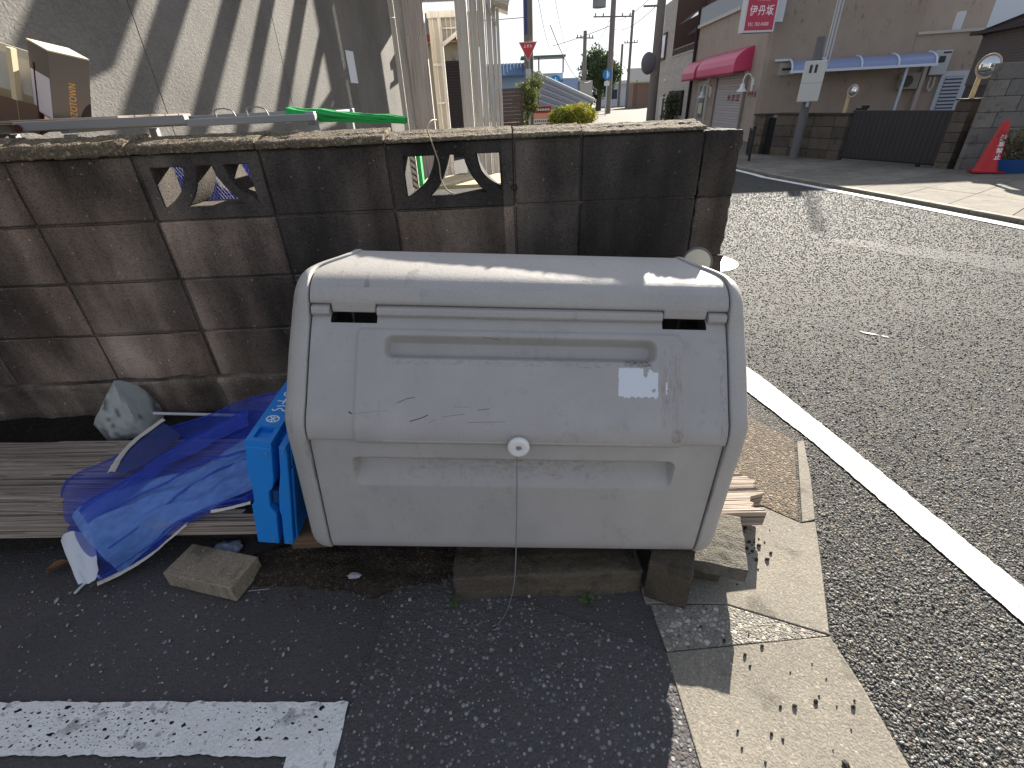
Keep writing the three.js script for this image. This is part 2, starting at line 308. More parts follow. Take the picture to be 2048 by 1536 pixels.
{ // L-shaped bay marking
  const out = [...ragged([-3.2, -0.70], [-0.418, -0.585], 260, 0.006), ...ragged([-0.418, -0.585], [-0.352, 0.9], 60, 0.006), ...ragged([-0.352, 0.9], [-0.46, 0.9], 6, 0.004), ...ragged([-0.46, 0.9], [-0.522, -0.481], 60, 0.006), ...ragged([-0.522, -0.481], [-3.2, -0.59], 260, 0.006)];
  const holes = [], ok = (x, z, r) => holes.every((h) => h.c && Math.hypot(h.c[0] - x, h.c[1] - z) > h.c[2] + r + 0.003);
  const line = (x) => -0.585 + (x + 0.418) * 0.0413;
  for (let k = 0; k < 1500; k++) {                                     // worn through over the tops of the stones, mostly in two patches
    const q = rnd(), x = q < 0.5 ? -1.0 + (rnd() + rnd() - 1) * 0.2 : q < 0.62 ? -1.25 + (rnd() - 0.5) * 0.2 : q < 0.72 ? -0.62 + (rnd() - 0.5) * 0.03 : -0.43 - rnd() * 1.3, z = line(x) + 0.012 + rnd() * 0.082, r = 0.0009 + rnd() * rnd() * rnd() * 0.0055;
    if (x < -0.435 && ok(x, z, r * 1.7)) { const h = chip(x, z, r, 1 + rnd() * 1.4, 11); h.c = [x, z, r * 2.3]; holes.push(h); }
  }
  struct('bay_marking', paintSheet(out, holes, 0.0066), M.paint);
}
{ // edge line of the road, a smaller worn dash and a dark seam
  const out = [...ragged([0.93, -2.55], [1.088, -1.821], 50, 0.0045, 90), ...ragged([1.088, -1.821], [1.165, -1.478], 40, 0.0045, 90), ...ragged([1.165, -1.478], [1.276, -0.695], 70, 0.0045, 90), ...ragged([1.276, -0.695], [1.4, 1.4], 60, 0.0045, 90), [1.52, 1.4], ...ragged([1.52, 1.4], [1.383, -0.694], 60, 0.0045, 90), ...ragged([1.383, -0.694], [1.284, -1.45], 70, 0.0045, 90), ...ragged([1.284, -1.45], [1.211, -1.95], 50, 0.0045, 90), ...ragged([1.211, -1.95], [1.06, -2.6], 40, 0.0045, 90)];
  struct('road_edge_line', paintSheet(out, [], 0.0075), M.paint);
  struct('worn_dash', paintSheet([...ragged([1.975, -2.42], [2.08, -2.325], 14, 0.012), ...ragged([2.085, -2.315], [1.97, -2.40], 14, 0.012)], [], 0.008), M.paint);
  const cl = kerbLine.slice(1, 9), off = (d) => cl.map(([x, z]) => [x - d, z]);
  struct('kerb_line', land([...off(0.10), ...off(0.24).reverse()], 0.011), M.paint);
}
// ---------- gutter slabs at the corner ----------
{
  const kerb = new THREE.Group(); kerb.name = 'gutter'; kerb.userData.kind = 'structure'; scene.add(kerb);
  const slab = (pts, y, m = M.concrete) => part('slab', rough(prism(pts, -0.06, y, 0.003), 0.0, 8), m, kerb);
  slab([[0.356, 2.2], [0.772, 2.2], [0.766, 0.42], [0.353, 0.42]], 0.0062);
  slab([[0.353, 0.41], [0.766, 0.41], [0.768, -0.3], [0.779, -0.574], [0.774, -0.688], [0.353, -0.667]], 0.0066);
  slab([[0.356, -0.669], [0.772, -0.691], [0.549, -0.788], [0.35, -0.80]], 0.0058, M.gravelly);
  slab([[0.551, -0.790], [0.777, -0.692], [0.886, -0.92], [0.95, -1.06], [0.902, -1.055], [0.82, -1.13], [0.34, -1.15], [0.34, -0.803]], 0.0070);
  slab([[0.908, -1.06], [0.956, -1.07], [1.047, -1.255], [1.137, -1.465], [1.112, -1.47]], 0.0076);
  part('rough_strip', prism([[0.9, -1.066], [1.104, -1.475], [1.0, -1.66], [0.8, -1.72], [0.3, -1.72], [0.3, -1.16], [0.82, -1.14]], -0.06, 0.0052), std({ ...T.gravelly, color: 0xc9bcae, bumpScale: 0.008, roughness: 0.95 }), kerb);
}
// loose grit on the slabs: clods too small and too many to pick apart
{
  const gs = [], g0 = new THREE.IcosahedronGeometry(1, 0);
  for (let k = 0; k < 205; k++) {
    const near = k < 160, x = near ? 0.66 + (rnd() + rnd() - 1) * 0.14 : 0.44 + rnd() * 0.32, z = near ? -1.03 + (rnd() + rnd() - 1) * 0.16 : -0.42 - rnd() * 0.75;
    const r = 0.0018 + rnd() * rnd() * 0.007; if (x > 0.8 - 0.1 * (z + 1.1)) continue;
    gs.push(mv(g0.clone().scale(r, r * 0.7, r * (0.7 + rnd() * 0.6)), x, 0.007 + r * 0.4, z, rnd() * 3, rnd() * 6, 0));
  }
  const m = solo('dark_grit', join(gs), col(0x2e2a26), 'dark crumbs of grit scattered over the pale gutter slabs', 'grit'); m.userData.kind = 'stuff';
}
// loose chips on the asphalt
{
  const gs = [], g0 = new THREE.IcosahedronGeometry(1, 0);
  for (let k = 0; k < 520; k++) { const x = -1.5 + rnd() * 1.83, z = -0.95 + rnd() * 0.6, r = 0.0012 + rnd() * rnd() * rnd() * 0.006; gs.push(mv(g0.clone().scale(r * (0.8 + rnd()), r * 0.5, r), x, 0.006 + r * 0.2, z, rnd(), rnd() * 6, rnd())); }
  const m = solo('stone_chips', join(gs), col(0x9a958f), 'small pale stone chips scattered on the dark asphalt', 'stone chips'); m.userData.kind = 'stuff';
}
// coarse stone of the road surface close by: many thousands of chips, one mass
{
  const at = (tab, z) => { for (let k = 0; k < tab.length - 1; k++) if (z <= tab[k + 1][0]) return tab[k][1] + (tab[k + 1][1] - tab[k][1]) * (z - tab[k][0]) / (tab[k + 1][0] - tab[k][0]); return tab[tab.length - 1][1]; };
  const gut = [[-9, 0.9], [-2.6, 0.9], [-1.47, 1.14], [-0.69, 0.78], [2, 0.775]], eL = [[-9, 0], [-2.6, 0.92], [-1.821, 1.085], [-1.478, 1.162], [-0.695, 1.273], [1.4, 1.397]], eR = [[-9, 0], [-2.6, 1.064], [-1.95, 1.214], [-1.45, 1.287], [-0.694, 1.386], [1.4, 1.523]];
  const r = rngOf(404), N = 130000, g0 = new THREE.IcosahedronGeometry(1, 0), im = new THREE.InstancedMesh(g0, std({ roughness: 0.7 }), N), m = new THREE.Matrix4(), q = new THREE.Quaternion(), e = new THREE.Euler(), c = new THREE.Color(); let n = 0, tries = 0;
  while (n < N && tries++ < 1200000) {
    const z = 0.4 - 8.6 * Math.pow(r(), 2.1), x = 0.77 + r() * (0.7 + 1.12 * Math.max(0, -z)); if (x < at(gut, z) + 0.004 || (z > -2.7 && x > at(eL, z) - 0.003 && x < at(eR, z) + 0.003)) continue;
    const k = 0.0020 + 0.0034 * r() * r() + 0.0007 * Math.max(0, -z - 1); e.set(r() * 6, r() * 6, r() * 6);
    m.compose(new THREE.Vector3(x, 0.0028 + ter(z), z), q.setFromEuler(e), new THREE.Vector3(k * (0.8 + 0.6 * r()), k * (0.5 + 0.4 * r()), k * (0.8 + 0.9 * r()))); im.setMatrixAt(n, m);
    const l = 0.12 + 0.36 * r() * r(), t = r(); c.setRGB(l * (t < 0.25 ? 1.08 : 1), l * (t < 0.5 ? 1.0 : 0.985), l * (t < 0.25 ? 0.86 : 0.93)); im.setColorAt(n, c); n++;
  }
  im.count = n; im.name = 'road_aggregate'; im.castShadow = im.receiveShadow = true; scene.add(im); tag(im, 'coarse grey stone aggregate of the sunlit road surface', 'aggregate', null, 'stuff');
}
// manhole cover glaring on the road beyond the wall end
{
  const t = thing('manhole_cover', 'round pale manhole cover glaring in the road beyond the wall end', 'manhole cover', [1.711, -0.066, -3.991]);
  part('rim', new THREE.TorusGeometry(0.245, 0.012, 8, 48).rotateX(Math.PI / 2).translate(0, 0.004, 0), col(0xb8b6b0, { metalness: 0.6, roughness: 0.45 }), t);
  part('lid', new THREE.CylinderGeometry(0.235, 0.235, 0.016, 48).translate(0, 0.006, 0), std({ color: 0xd8d6d0, metalness: 0.35, roughness: 0.4, bumpMap: T.grain, bumpScale: 0.002 }), t);
}
// darker repair band in the road
struct('road_repair', drape(paintSheet([...ragged([3.086, -4.711], [3.991, -2.779], 60, 0.06, 9), ...ragged([3.991, -2.779], [4.5, -2.2], 10, 0.05, 9), [4.619, -2.611], ...ragged([4.595, -3.063], [3.357, -4.711], 60, 0.08, 9)], [], 0.0046)), std({ ...T.road, color: 0x5c5a58, bumpScale: 0.006, roughness: 0.8 }));

// ---------- far kerb and pavement ----------
{
  const k = new THREE.Group(); k.name = 'kerb'; k.userData.kind = 'structure'; scene.add(k);
  const c = new THREE.CatmullRomCurve3(kerbLine.slice(0, 10).map(([x, z]) => new THREE.Vector3(x, 0, z))), n = 30, P = c.getSpacedPoints(n);
  for (let i = 0; i < n; i++) {
    const a = P[i], b = P[i + 1], d = b.clone().sub(a), L = d.length() - 0.006;
    const m = part('kerbstone', rbox(-L / 2, L / 2, -0.05, 0.05, -0.055, 0.055, 0.008, 1), M.concrete, k);
    m.position.set((a.x + b.x) / 2 + 0.055, (ter(a.z) + ter(b.z)) / 2, (a.z + b.z) / 2); m.rotation.order = 'YXZ'; m.rotation.y = Math.atan2(-d.z, d.x); m.rotation.z = Math.atan2(ter(b.z) - ter(a.z), L);
  }
  const pv = new THREE.Group(); pv.name = 'pavement'; pv.userData.kind = 'structure'; scene.add(pv);
  const inner = [[9.407, -6.424], [9.387, -8.769], [8.902, -9.991], [8.45, -11.31], [7.93, -12.61], [7.41, -13.65], [6.955, -14.43]];
  const ci = new THREE.CatmullRomCurve3(inner.map(([x, z]) => new THREE.Vector3(x, 0, z)));
  const outer = new THREE.CatmullRomCurve3(kerbLine.slice(2, 10).map(([x, z]) => new THREE.Vector3(x + 0.115, 0, z)));
  const N = 14, R = 4, Q = (i, j) => { const a = ci.getPointAt(i / N), b = outer.getPointAt(0.02 + 0.93 * i / N); return [b.x + (a.x - b.x) * j / R, b.z + (a.z - b.z) * j / R]; };
  const mats = [0xd2cec8, 0xc8c4be, 0xbebab4].map((c2) => std({ ...T.conc, color: c2, bumpScale: 0.002, roughness: 1 }));
  for (let i = 0; i < N; i++) for (let j = 0; j < R; j++) {
    const q = [Q(i, j), Q(i + 1, j), Q(i + 1, j + 1), Q(i, j + 1)], cx = (q[0][0] + q[2][0]) / 2, cz = (q[0][1] + q[2][1]) / 2, s = 0.985;
    part('paving_slab', drape(prism(q.map(([x, z]) => [cx + (x - cx) * s, cz + (z - cz) * s]), -0.02, 0.046 + rnd() * 0.002)), mats[(i * 7 + j * 3) % 3], pv);
  }
}

// ---------- block wall ----------
{
  const wall = thing('block_wall', 'grimy grey concrete block wall with two pierced blocks behind the bin', 'wall', [0, 0, -1.669]);
  const TH = 0.12, rows = [[1.10, 0.9], [0.9, 0.7], [0.7, 0.5], [0.5, 0.3]];
  const xs = []; for (let k = -6; k <= 3; k++) xs.push(-1.163 + 0.4 * k); xs.push(0.255, 0.643);
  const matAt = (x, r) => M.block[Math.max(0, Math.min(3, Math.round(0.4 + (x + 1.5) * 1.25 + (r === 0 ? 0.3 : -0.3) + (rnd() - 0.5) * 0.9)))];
  const fuji = (x0, y1) => {                                          // pierced block: openings between two curved bars
    const s = new THREE.Shape(); s.moveTo(x0 + 0.004, y1 - 0.196); s.lineTo(x0 + 0.396, y1 - 0.196); s.lineTo(x0 + 0.396, y1 - 0.004); s.lineTo(x0 + 0.004, y1 - 0.004); s.closePath();
    const U = (u, v) => [x0 + 0.046 + u * 0.312, y1 - 0.036 - v * 0.122];
    const hole = (p) => { const h = new THREE.Path(); p(h, (m, ...a) => { const o = []; for (let i = 0; i < a.length; i += 2) o.push(...U(a[i], a[i + 1])); h[m](...o); }); s.holes.push(h); };
    hole((h, d) => { d('moveTo', 0, 0); d('lineTo', 0.34, 0); d('quadraticCurveTo', 0.31, 0.66, 0.03, 1); d('lineTo', 0, 1); h.closePath(); });
    hole((h, d) => { d('moveTo', 0.455, 0); d('lineTo', 0.63, 0); d('quadraticCurveTo', 0.66, 0.55, 0.86, 1); d('lineTo', 0.24, 1); d('quadraticCurveTo', 0.43, 0.66, 0.455, 0); h.closePath(); });
    hole((h, d) => { d('moveTo', 0.74, 0); d('lineTo', 1, 0); d('lineTo', 1, 0.97); d('quadraticCurveTo', 0.77, 0.62, 0.74, 0); h.closePath(); });
    return muv(new THREE.ExtrudeGeometry(s, { depth: TH - 0.008, bevelEnabled: true, bevelSize: 0.003, bevelThickness: 0.004, bevelSegments: 1, curveSegments: 10 }).translate(0, 0, -TH + 0.004));
  };
  for (let k = 0; k < xs.length - 1; k++) rows.forEach(([y1, y0], r) => {
    const x0 = xs[k], x1 = xs[k + 1];
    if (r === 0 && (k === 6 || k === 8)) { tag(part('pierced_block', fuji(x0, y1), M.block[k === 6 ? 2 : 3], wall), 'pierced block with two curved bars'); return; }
    const dz = (rnd() - 0.5) * 0.004, sh = r > 1 ? (rnd() - 0.5) * 0.006 : 0;
    const f = k === xs.length - 2 ? 0.0015 : 0.0035;
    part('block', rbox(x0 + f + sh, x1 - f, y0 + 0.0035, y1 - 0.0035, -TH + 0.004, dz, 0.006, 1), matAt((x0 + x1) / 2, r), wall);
  });
  // rough-broken blocks at the free end
  rows.forEach(([y1, y0], r) => {
    const g = new THREE.BoxGeometry(0.115, 0.195, TH, 16, 22, 10).translate(0.7025 + (r > 1 ? 0.012 : 0), (y1 + y0) / 2 - (r ? 0 : 0.004), -TH / 2);
    tag(part('end_block', rough(g, 0.011, 34, r * 3.1), M.block[r ? 2 : 3], wall), 'chipped end block');
  });
  // mortar behind the joints
  part('mortar', [box(xs[0], 0.64, 0.29, 0.9, -TH + 0.012, -0.008), ...xs.slice(0, -1).map((x, k) => k === 6 || k === 8 ? null : box(x, xs[k + 1] + (k === 10 ? -0.004 : 0), 0.9, 1.099, -TH + 0.012, -0.008)).filter(Boolean)], M.mortar, wall);
  // foundation, rough cast, proud of the blocks
  const fg = new THREE.BoxGeometry(4.6, 0.42, 0.17, 260, 26, 8).translate(-1.57, 0.1, -0.055);
  part('foundation', rough(fg, 0.026, 13, 5), M.found, wall);
  // coping stones: rounded top, gritty
  const cop = [...xs.slice(0, 10), 0.255, 0.643];
  for (let k = 0; k < cop.length - 1; k++) {
    const L = cop[k + 1] - cop[k] - 0.004, g = new THREE.BoxGeometry(L, 0.05, 0.15, Math.round(L * 150), 8, 30), p = g.attributes.position;
    for (let i = 0; i < p.count; i++) {                               // top falls towards the street, arrises worn round
      const z = p.getZ(i) / 0.075, y = p.getY(i), f = (y + 0.025) / 0.05; if (f <= 0.01) continue;
      const worn = 0.010 * Math.pow(Math.max(0, Math.abs(z) - 0.72) / 0.28, 2), h = 0.020 + 0.021 * (0.5 - 0.5 * z) - worn * 0.7 + (k < 5 ? 0.022 : k === 5 ? 0.017 : k === 6 ? 0.008 : k === 7 ? 0.004 : 0) - (k === 10 ? 0.013 : k >= 8 ? 0.009 : 0.002);
      p.setY(i, -0.025 + f * h);
    }
    g.translate((cop[k] + cop[k + 1]) / 2, 1.126, -0.062);
    part('coping_stone', rough(g, k < 6 ? 0.011 : 0.006, k < 6 ? 30 : 45, k * 1.7), M.cap, wall);
  }
  const pl = part('drain_pipe', new THREE.TorusGeometry(0.0085, 0.0022, 8, 24), col(0x2b2926), wall); pl.position.set(0.036, 0.957, 0.001);
}
solo('string', tube([[-0.20, 1.158, -1.72], [-0.212, 1.157, -1.665], [-0.222, 1.14, -1.640], [-0.21, 1.085, -1.652], [-0.2, 1.04, -1.66], [-0.198, 0.99, -1.662], [-0.186, 0.962, -1.664], [-0.168, 0.944, -1.69], [-0.155, 0.942, -1.70]], 0.0022, 60, 6), col(0xb5a58c), 'thin tan string hanging over the wall top by the right pierced block', 'string');

// ---------- kerb step, planks and supports under the bin ----------
{
  const g = new THREE.BoxGeometry(0.52, 0.1, 0.2, 90, 16, 30).translate(0.075, 0.036, -0.945);
  solo('concrete_step', rough(g, 0.014, 22, 2), std({ ...T.conc, color: 0x9c9284, bumpScale: 0.004, roughness: 0.95 }), 'low dirty concrete step under the front of the bin', 'concrete step');
  const gm = new THREE.SphereGeometry(1, 140, 70), gp = gm.attributes.position;
  for (let i = 0; i < gp.count; i++) { const x = gp.getX(i), y = gp.getY(i), z = gp.getZ(i), k = 0.62 + 0.75 * fbm(x * 2.6 + 5, z * 2.6 + 9, 256, 4); gp.setXYZ(i, -0.43 + x * 0.38 * k, -0.012 + y * 0.06 * k, -1.03 + z * 0.17 * k); }
  { // crumbs of the same dirt strewn along its edge
    const cs = [], c0 = new THREE.IcosahedronGeometry(1, 0); for (let k = 0; k < 420; k++) { const a = rnd() * 6.283, q = 0.75 + 0.45 * rnd(), x = -0.43 + Math.cos(a) * 0.37 * q, z = -1.0 + Math.sin(a) * 0.16 * q, r = 0.0012 + rnd() * rnd() * 0.005; cs.push(mv(c0.clone().scale(r * (1 + rnd()), r * 0.7, r), x, 0.004 + r * 0.3, z, rnd() * 3, rnd() * 6, 0)); }
    const m = solo('dirt_crumbs', join(cs), col(0x5a5046), 'brown dirt crumbs strewn on the asphalt under the left half of the bin', 'dirt'); m.userData.kind = 'stuff';
  }
  solo('soil_heap', rough(gm, 0.03, 12, 8), std({ ...T.gravelly, color: 0x75685a, bumpScale: 0.012, roughness: 1 }), 'dark soil and leaf dirt packed under the left half of the bin', 'soil');
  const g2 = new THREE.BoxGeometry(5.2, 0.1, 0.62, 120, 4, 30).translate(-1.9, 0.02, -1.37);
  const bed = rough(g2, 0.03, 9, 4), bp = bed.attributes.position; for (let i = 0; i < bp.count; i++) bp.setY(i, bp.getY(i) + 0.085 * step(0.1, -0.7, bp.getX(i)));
  bed.computeVertexNormals(); struct('soil_bed', bed, std({ ...T.gravelly, color: 0x4c4239, bumpScale: 0.012, roughness: 1 }));  // soil colour darkened to carry the shade between planks and wall
}
function plank(label, x0, x1, z0, z1, t, yL, yR, seed) {
  const L = x1 - x0, g = new THREE.BoxGeometry(L, t, z1 - z0, 170, 4, 70), p = g.attributes.position, w = z1 - z0;
  for (let i = 0; i < p.count; i++) {                                  // splintered right end, long splits
    let x = p.getX(i), y = p.getY(i); const z = p.getZ(i), e = (vn(z * 17 + seed, seed) - 0.5) * 0.12 + (vn(z * 70, seed + 4) - 0.5) * 0.03;
    if (x > L / 2 - 0.12) x += e * (x - L / 2 + 0.12) / 0.12;
    const sp = step(0.62, 0.75, vn(z * 85 + 2.2 * vn(x * 3, seed), seed + x * 1.3)); if (y > 0) y -= 0.005 * sp + 0.003 * (vn(x * 5, z * 60 + seed) - 0.5);
    p.setXYZ(i, x, y, z);
  }
  g.deleteAttribute('normal'); g.deleteAttribute('uv'); const q = mergeVertices(g, 1e-5); q.computeVertexNormals();
  const m = solo('weathered_plank', muv(toCreasedNormals(q, 0.6), seed, 0), M.plank, label, 'plank', 'planks under the bin');
  m.position.set((x0 + x1) / 2, (yL + yR) / 2 - t / 2, (z0 + z1) / 2); m.rotation.z = Math.atan2(yR - yL, L); return m;
}
plank('front weathered grey plank running under the bin, its splintered end on the slab', -2.6, 0.745, -1.222, -1.024, 0.052, 0.226, 0.094, 1);
plank('rear weathered grey plank under the bin, nearer the block wall', -2.6, 0.70, -1.43, -1.232, 0.05, 0.23, 0.094, 5);
{
  const g = new THREE.BoxGeometry(0.1, 0.055, 0.14, 20, 8, 24).translate(-0.61, 0.132, -1.03);
  solo('timber_offcut', rough(g, 0.004, 30, 1), std({ ...T.plank, color: 0xb89f88, bumpScale: 0.004 }), 'short brown timber offcut wedged under the left end of the bin', 'timber');
  const blk = std({ ...T.conc, color: 0x8f8678, bumpScale: 0.003, roughness: 0.95 });
  const b = solo('upright_concrete_block', rough(new THREE.BoxGeometry(0.11, 0.135, 0.15, 20, 24, 26), 0.004, 28, 3), blk, 'dark concrete block standing under the right front corner of the bin', 'concrete block'); b.position.set(0.418, 0.078, -0.868); b.rotation.y = -0.42;
  const b2 = solo('flat_concrete_block', rough(new THREE.BoxGeometry(0.19, 0.042, 0.19, 34, 8, 34), 0.007, 24, 6), M.concGrey, 'flat broken concrete slab beside the upright block, right of the bin', 'concrete block'); b2.position.set(0.535, 0.1, -0.925); b2.rotation.set(0.03, -0.3, -0.02);
  const b3 = solo('concrete_chunk', rough(new THREE.BoxGeometry(0.11, 0.075, 0.12, 20, 12, 20), 0.006, 24, 9), blk, 'narrow dark concrete chunk carrying the flat broken slab', 'concrete chunk'); b3.position.set(0.52, 0.043, -0.93); b3.rotation.y = -0.25;
}

// ---------- the waste bin ----------
const bin = thing('waste_bin', 'large weathered off-white plastic waste bin with hinged lid', 'waste bin', [-0.024, 0, -1.0], -0.016);
bin.rotation.order = 'YXZ'; bin.rotation.z = -0.065; bin.updateMatrixWorld(true);
{
  const flip = (g) => { const i = g.index.array; for (let k = 0; k < i.length; k += 3) { const t = i[k + 1]; i[k + 1] = i[k + 2]; i[k + 2] = t; } g.computeVertexNormals(); return g; };
  function profile(pts, n = 200) {                                     // [y, z] points; returns position and outward normal by arc length
    const c = new THREE.CatmullRomCurve3(pts.map(([y, z]) => new THREE.Vector3(0, y, z)), false, 'centripetal'); const P = c.getSpacedPoints(n), L = c.getLength();
    return { L, at(t) { const f = Math.min(n - 1e-6, Math.max(0, t * n)), i = Math.floor(f), k = f - i, a = P[i], b = P[i + 1], dy = b.y - a.y, dz = b.z - a.z, l = Math.hypot(dy, dz); return [a.y + dy * k, a.z + dz * k, dz / l, -dy / l]; } };
  }
  const hw = (y, z) => 0.475 - 0.07 * step(-0.07, -0.2, z) * step(0.7, 0.84, y);
  const panel = (pr, nx, ns, half, disp) => { const g = flip(sheet(nx, ns, (u, v) => { const [y, z, ny, nz] = pr.at(v), h = half ?? hw(y, z) - 0.002, x = (u * 2 - 1) * h, d = disp ? disp(x, v * pr.L) : 0; return [x, y + ny * d, z + nz * d]; })); const uv = g.attributes.uv; for (let i = 0; i < uv.count; i++) uv.setY(i, 1 - uv.getY(i)); return g; };
  const pill = (x, s, x0, x1, s0, s1, r, e) => {                       // 1 inside a rounded rectangle, soft edge e
    const cx = (x0 + x1) / 2, cs = (s0 + s1) / 2, qx = Math.abs(x - cx) - (x1 - x0) / 2 + r, qs = Math.abs(s - cs) - (s1 - s0) / 2 + r;
    const d = Math.hypot(Math.max(qx, 0), Math.max(qs, 0)) + Math.min(Math.max(qx, qs), 0) - r; return 1 - step(-e, 0, d);
  };
  // lid
  const lidP = profile([[0.776, -0.030], [0.771, -0.012], [0.745, 0.012], [0.70, 0.047], [0.65, 0.083], [0.61, 0.112], [0.585, 0.131], [0.562, 0.141], [0.54, 0.143], [0.533, 0.140], [0.532, 0.128]]);
  const lidD = (x, s) => 0.0055 * pill(x, s, -0.372, 0.374, 0.045, 0.40, 0.02, 0.009) - 0.03 * pill(x, s, -0.308, 0.312, 0.062, 0.118, 0.022, 0.015);
  const LW = 2048, LH = 720, lx = (px) => ((px - 1037) * 0.001135 / 0.95 + 0.5) * LW, ls = (py) => (0.028 + (py - 652) / 183 * 0.232) / lidP.L * LH;
  const base = (g, w, h, seed) => {
    const r = rngOf(seed), im = g.createImageData(w, h);
    for (let j = 0; j < h; j++) for (let i = 0; i < w; i++) { const u = i / 700, v = j / 700, l = 171 + 14 * (fbm(u * 5 + seed, v * 5, 256, 4) - 0.5) + 9 * (vn(i * 0.5, j * 0.5 + seed) - 0.5) - 7 * step(0.58, 0.75, fbm(u * 24, v * 20 + seed, 256, 3)) * step(0.48, 0.7, fbm(u * 4 + 9, v * 4 + seed, 256, 3)); const o = (j * w + i) * 4; im.data[o] = l; im.data[o + 1] = l * 0.975; im.data[o + 2] = l * 0.95; im.data[o + 3] = 255; }
    g.putImageData(im, 0, 0); return r;
  };
  const dab = (g, r, x, y, w, h, c, a) => { g.fillStyle = `rgba(${c},${a * 0.5})`; for (let k = 0; k < 3; k++) { g.beginPath(); g.ellipse(x + (r() - 0.5) * w, y + (r() - 0.5) * h, Math.max(0.7, w * (0.25 + r() * 0.3)), Math.max(0.7, h * (0.2 + r() * 0.35)), (r() - 0.5) * 0.5, 0, 7); g.fill(); } };
  const lidMap = canvasTex(LW, LH, (g, w, h) => {
    const r = base(g, w, h, 5);
    const scr = (pts, wd, a, c = '40,34,32') => { g.strokeStyle = `rgba(${c},${a})`; g.lineWidth = wd; g.beginPath(); pts.forEach(([x, y], k) => k ? g.lineTo(lx(x), ls(y)) : g.moveTo(lx(x), ls(y))); g.stroke(); };
    scr([[795, 801], [815, 793], [830, 790]], 3, 0.75); scr([[701, 817], [707, 821]], 6, 0.85); scr([[707, 821], [780, 814]], 1.6, 0.4); scr([[822, 832], [845, 826], [858, 821]], 4, 0.8); scr([[885, 824], [930, 818]], 2, 0.5); scr([[908, 806], [938, 806]], 1.8, 0.4); scr([[955, 811], [978, 808]], 3, 0.7); scr([[936, 832], [1010, 830]], 2, 0.5); scr([[960, 680], [1000, 684]], 2, 0.3); scr([[860, 834], [872, 828]], 2, 0.4);
    for (let k = 0; k < 260; k++) { const x = 1318 + r() * 44, y = 690 + r() * 60 + r() * 90; dab(g, r, lx(x), ls(y), 2 + r() * 8, 15 + r() * 60, '120,98,88', 0.04 + r() * 0.1); }
    for (let k = 0; k < 160; k++) { dab(g, r, lx(1342 + r() * 22), ls(838 + r() * 24), 3 + r() * 9, 4 + r() * 18, '110,86,74', 0.05 + r() * 0.1); }
    for (let k = 0; k < 90; k++) { dab(g, r, lx(1440 + r() * 12), ls(690 + r() * 180), 2 + r() * 4, 8 + r() * 26, '80,70,66', 0.05 + r() * 0.16); }
    for (let k = 0; k < 420; k++) { const x = 765 + r() * 540, y = 722 + r() * 10; dab(g, r, lx(x), ls(y), 3 + r() * 26, 2 + r() * 6, '70,66,74', 0.03 + r() * 0.1); }
    for (let k = 0; k < 150; k++) { const x = 1246 + r() * 52, y = 716 + r() * 12; dab(g, r, lx(x), ls(y), 2 + r() * 14, 2 + r() * 5, '52,38,30', 0.1 + r() * 0.4); }
    for (let k = 0; k < 60; k++) { const x = 820 + r() * 560, y = 672 + r() * 12; dab(g, r, lx(x), ls(y), 2 + r() * 14, 1 + r() * 3, '110,92,84', 0.1 + r() * 0.25); }
    for (let k = 0; k < 130; k++) { dab(g, r, r() * w, r() * h, 1 + r() * 3, 1 + r() * 3, '70,62,60', 0.1 + r() * 0.3); }
    for (let k = 0; k < 260; k++) { dab(g, r, r() * w, h * (0.45 + r() * 0.5), 2 + r() * 5, 10 + r() * 50, '110,104,104', 0.02 + r() * 0.05); }
  });
  const lidMat = std({ map: lidMap, bumpMap: T.grain.clone(), bumpScale: 0.0005, roughness: 0.55 }); lidMat.bumpMap.repeat.set(4, 1.4);
  const lidG = panel(lidP, 380, 170, 0.4725, lidD);
  { // openings under the two hinge tabs
    const ix = lidG.index.array, keep = []; for (let k = 0; k < ix.length; k += 6) { const c = k / 6, x = ((c % 380 + 0.5) / 380 * 2 - 1) * 0.4725, q = (Math.floor(c / 380) + 0.5) / 170 * lidP.L; if (!(q < 0.036 && (Math.abs(x + 0.378) < 0.0515 || Math.abs(x - 0.377) < 0.0515))) for (let m = 0; m < 6; m++) keep.push(ix[k + m]); }
    lidG.setIndex(keep); lidG.computeVertexNormals();
  }
  const lid = part('lid', lidG, lidMat, bin);
  // lower front
  const lowP = profile([[0.556, 0.128], [0.53, 0.1335], [0.45, 0.1385], [0.35, 0.143], [0.25, 0.147], [0.205, 0.147], [0.183, 0.138], [0.172, 0.118], [0.170, 0.09]]);
  const lowD = (x, s) => { const q = pill(x, s, -0.385, 0.372, 0.076, 0.158, 0.016, 0.01); return -0.034 * q * (1 - 0.92 * step(0.094, 0.158, s)); };
  const PY = (py) => ((py - 872) / 590) / lowP.L * 800, PX = (px) => ((px - 1034) * 0.00119 / 0.95 + 0.5) * 2048;
  const lowMap = canvasTex(2048, 800, (g, w, h) => {
    const r = base(g, w, h, 12);
    for (let k = 0; k < 700; k++) { const x = 770 + (r() + r()) * 260, y = 927 + r() * r() * 30; dab(g, r, PX(x), PY(y), 6 + r() * 40, 4 + r() * 14, '98,78,66', 0.03 + r() * 0.09); }
    for (let k = 0; k < 60; k++) { dab(g, r, PX(1024 + r() * 20), PY(908 + r() * 40), 3 + r() * 9, 10 + r() * 40, '150,110,86', 0.03 + r() * 0.06); }
    g.lineWidth = 3; for (let k = 0; k < 9; k++) { g.strokeStyle = `rgba(110,102,100,${0.2 + r() * 0.2})`; g.beginPath(); g.moveTo(PX(686 + k * 1.5), PY(1003 + k * 5.5)); g.lineTo(PX(716 + k * 0.8), PY(1012 + k * 5)); g.stroke(); }
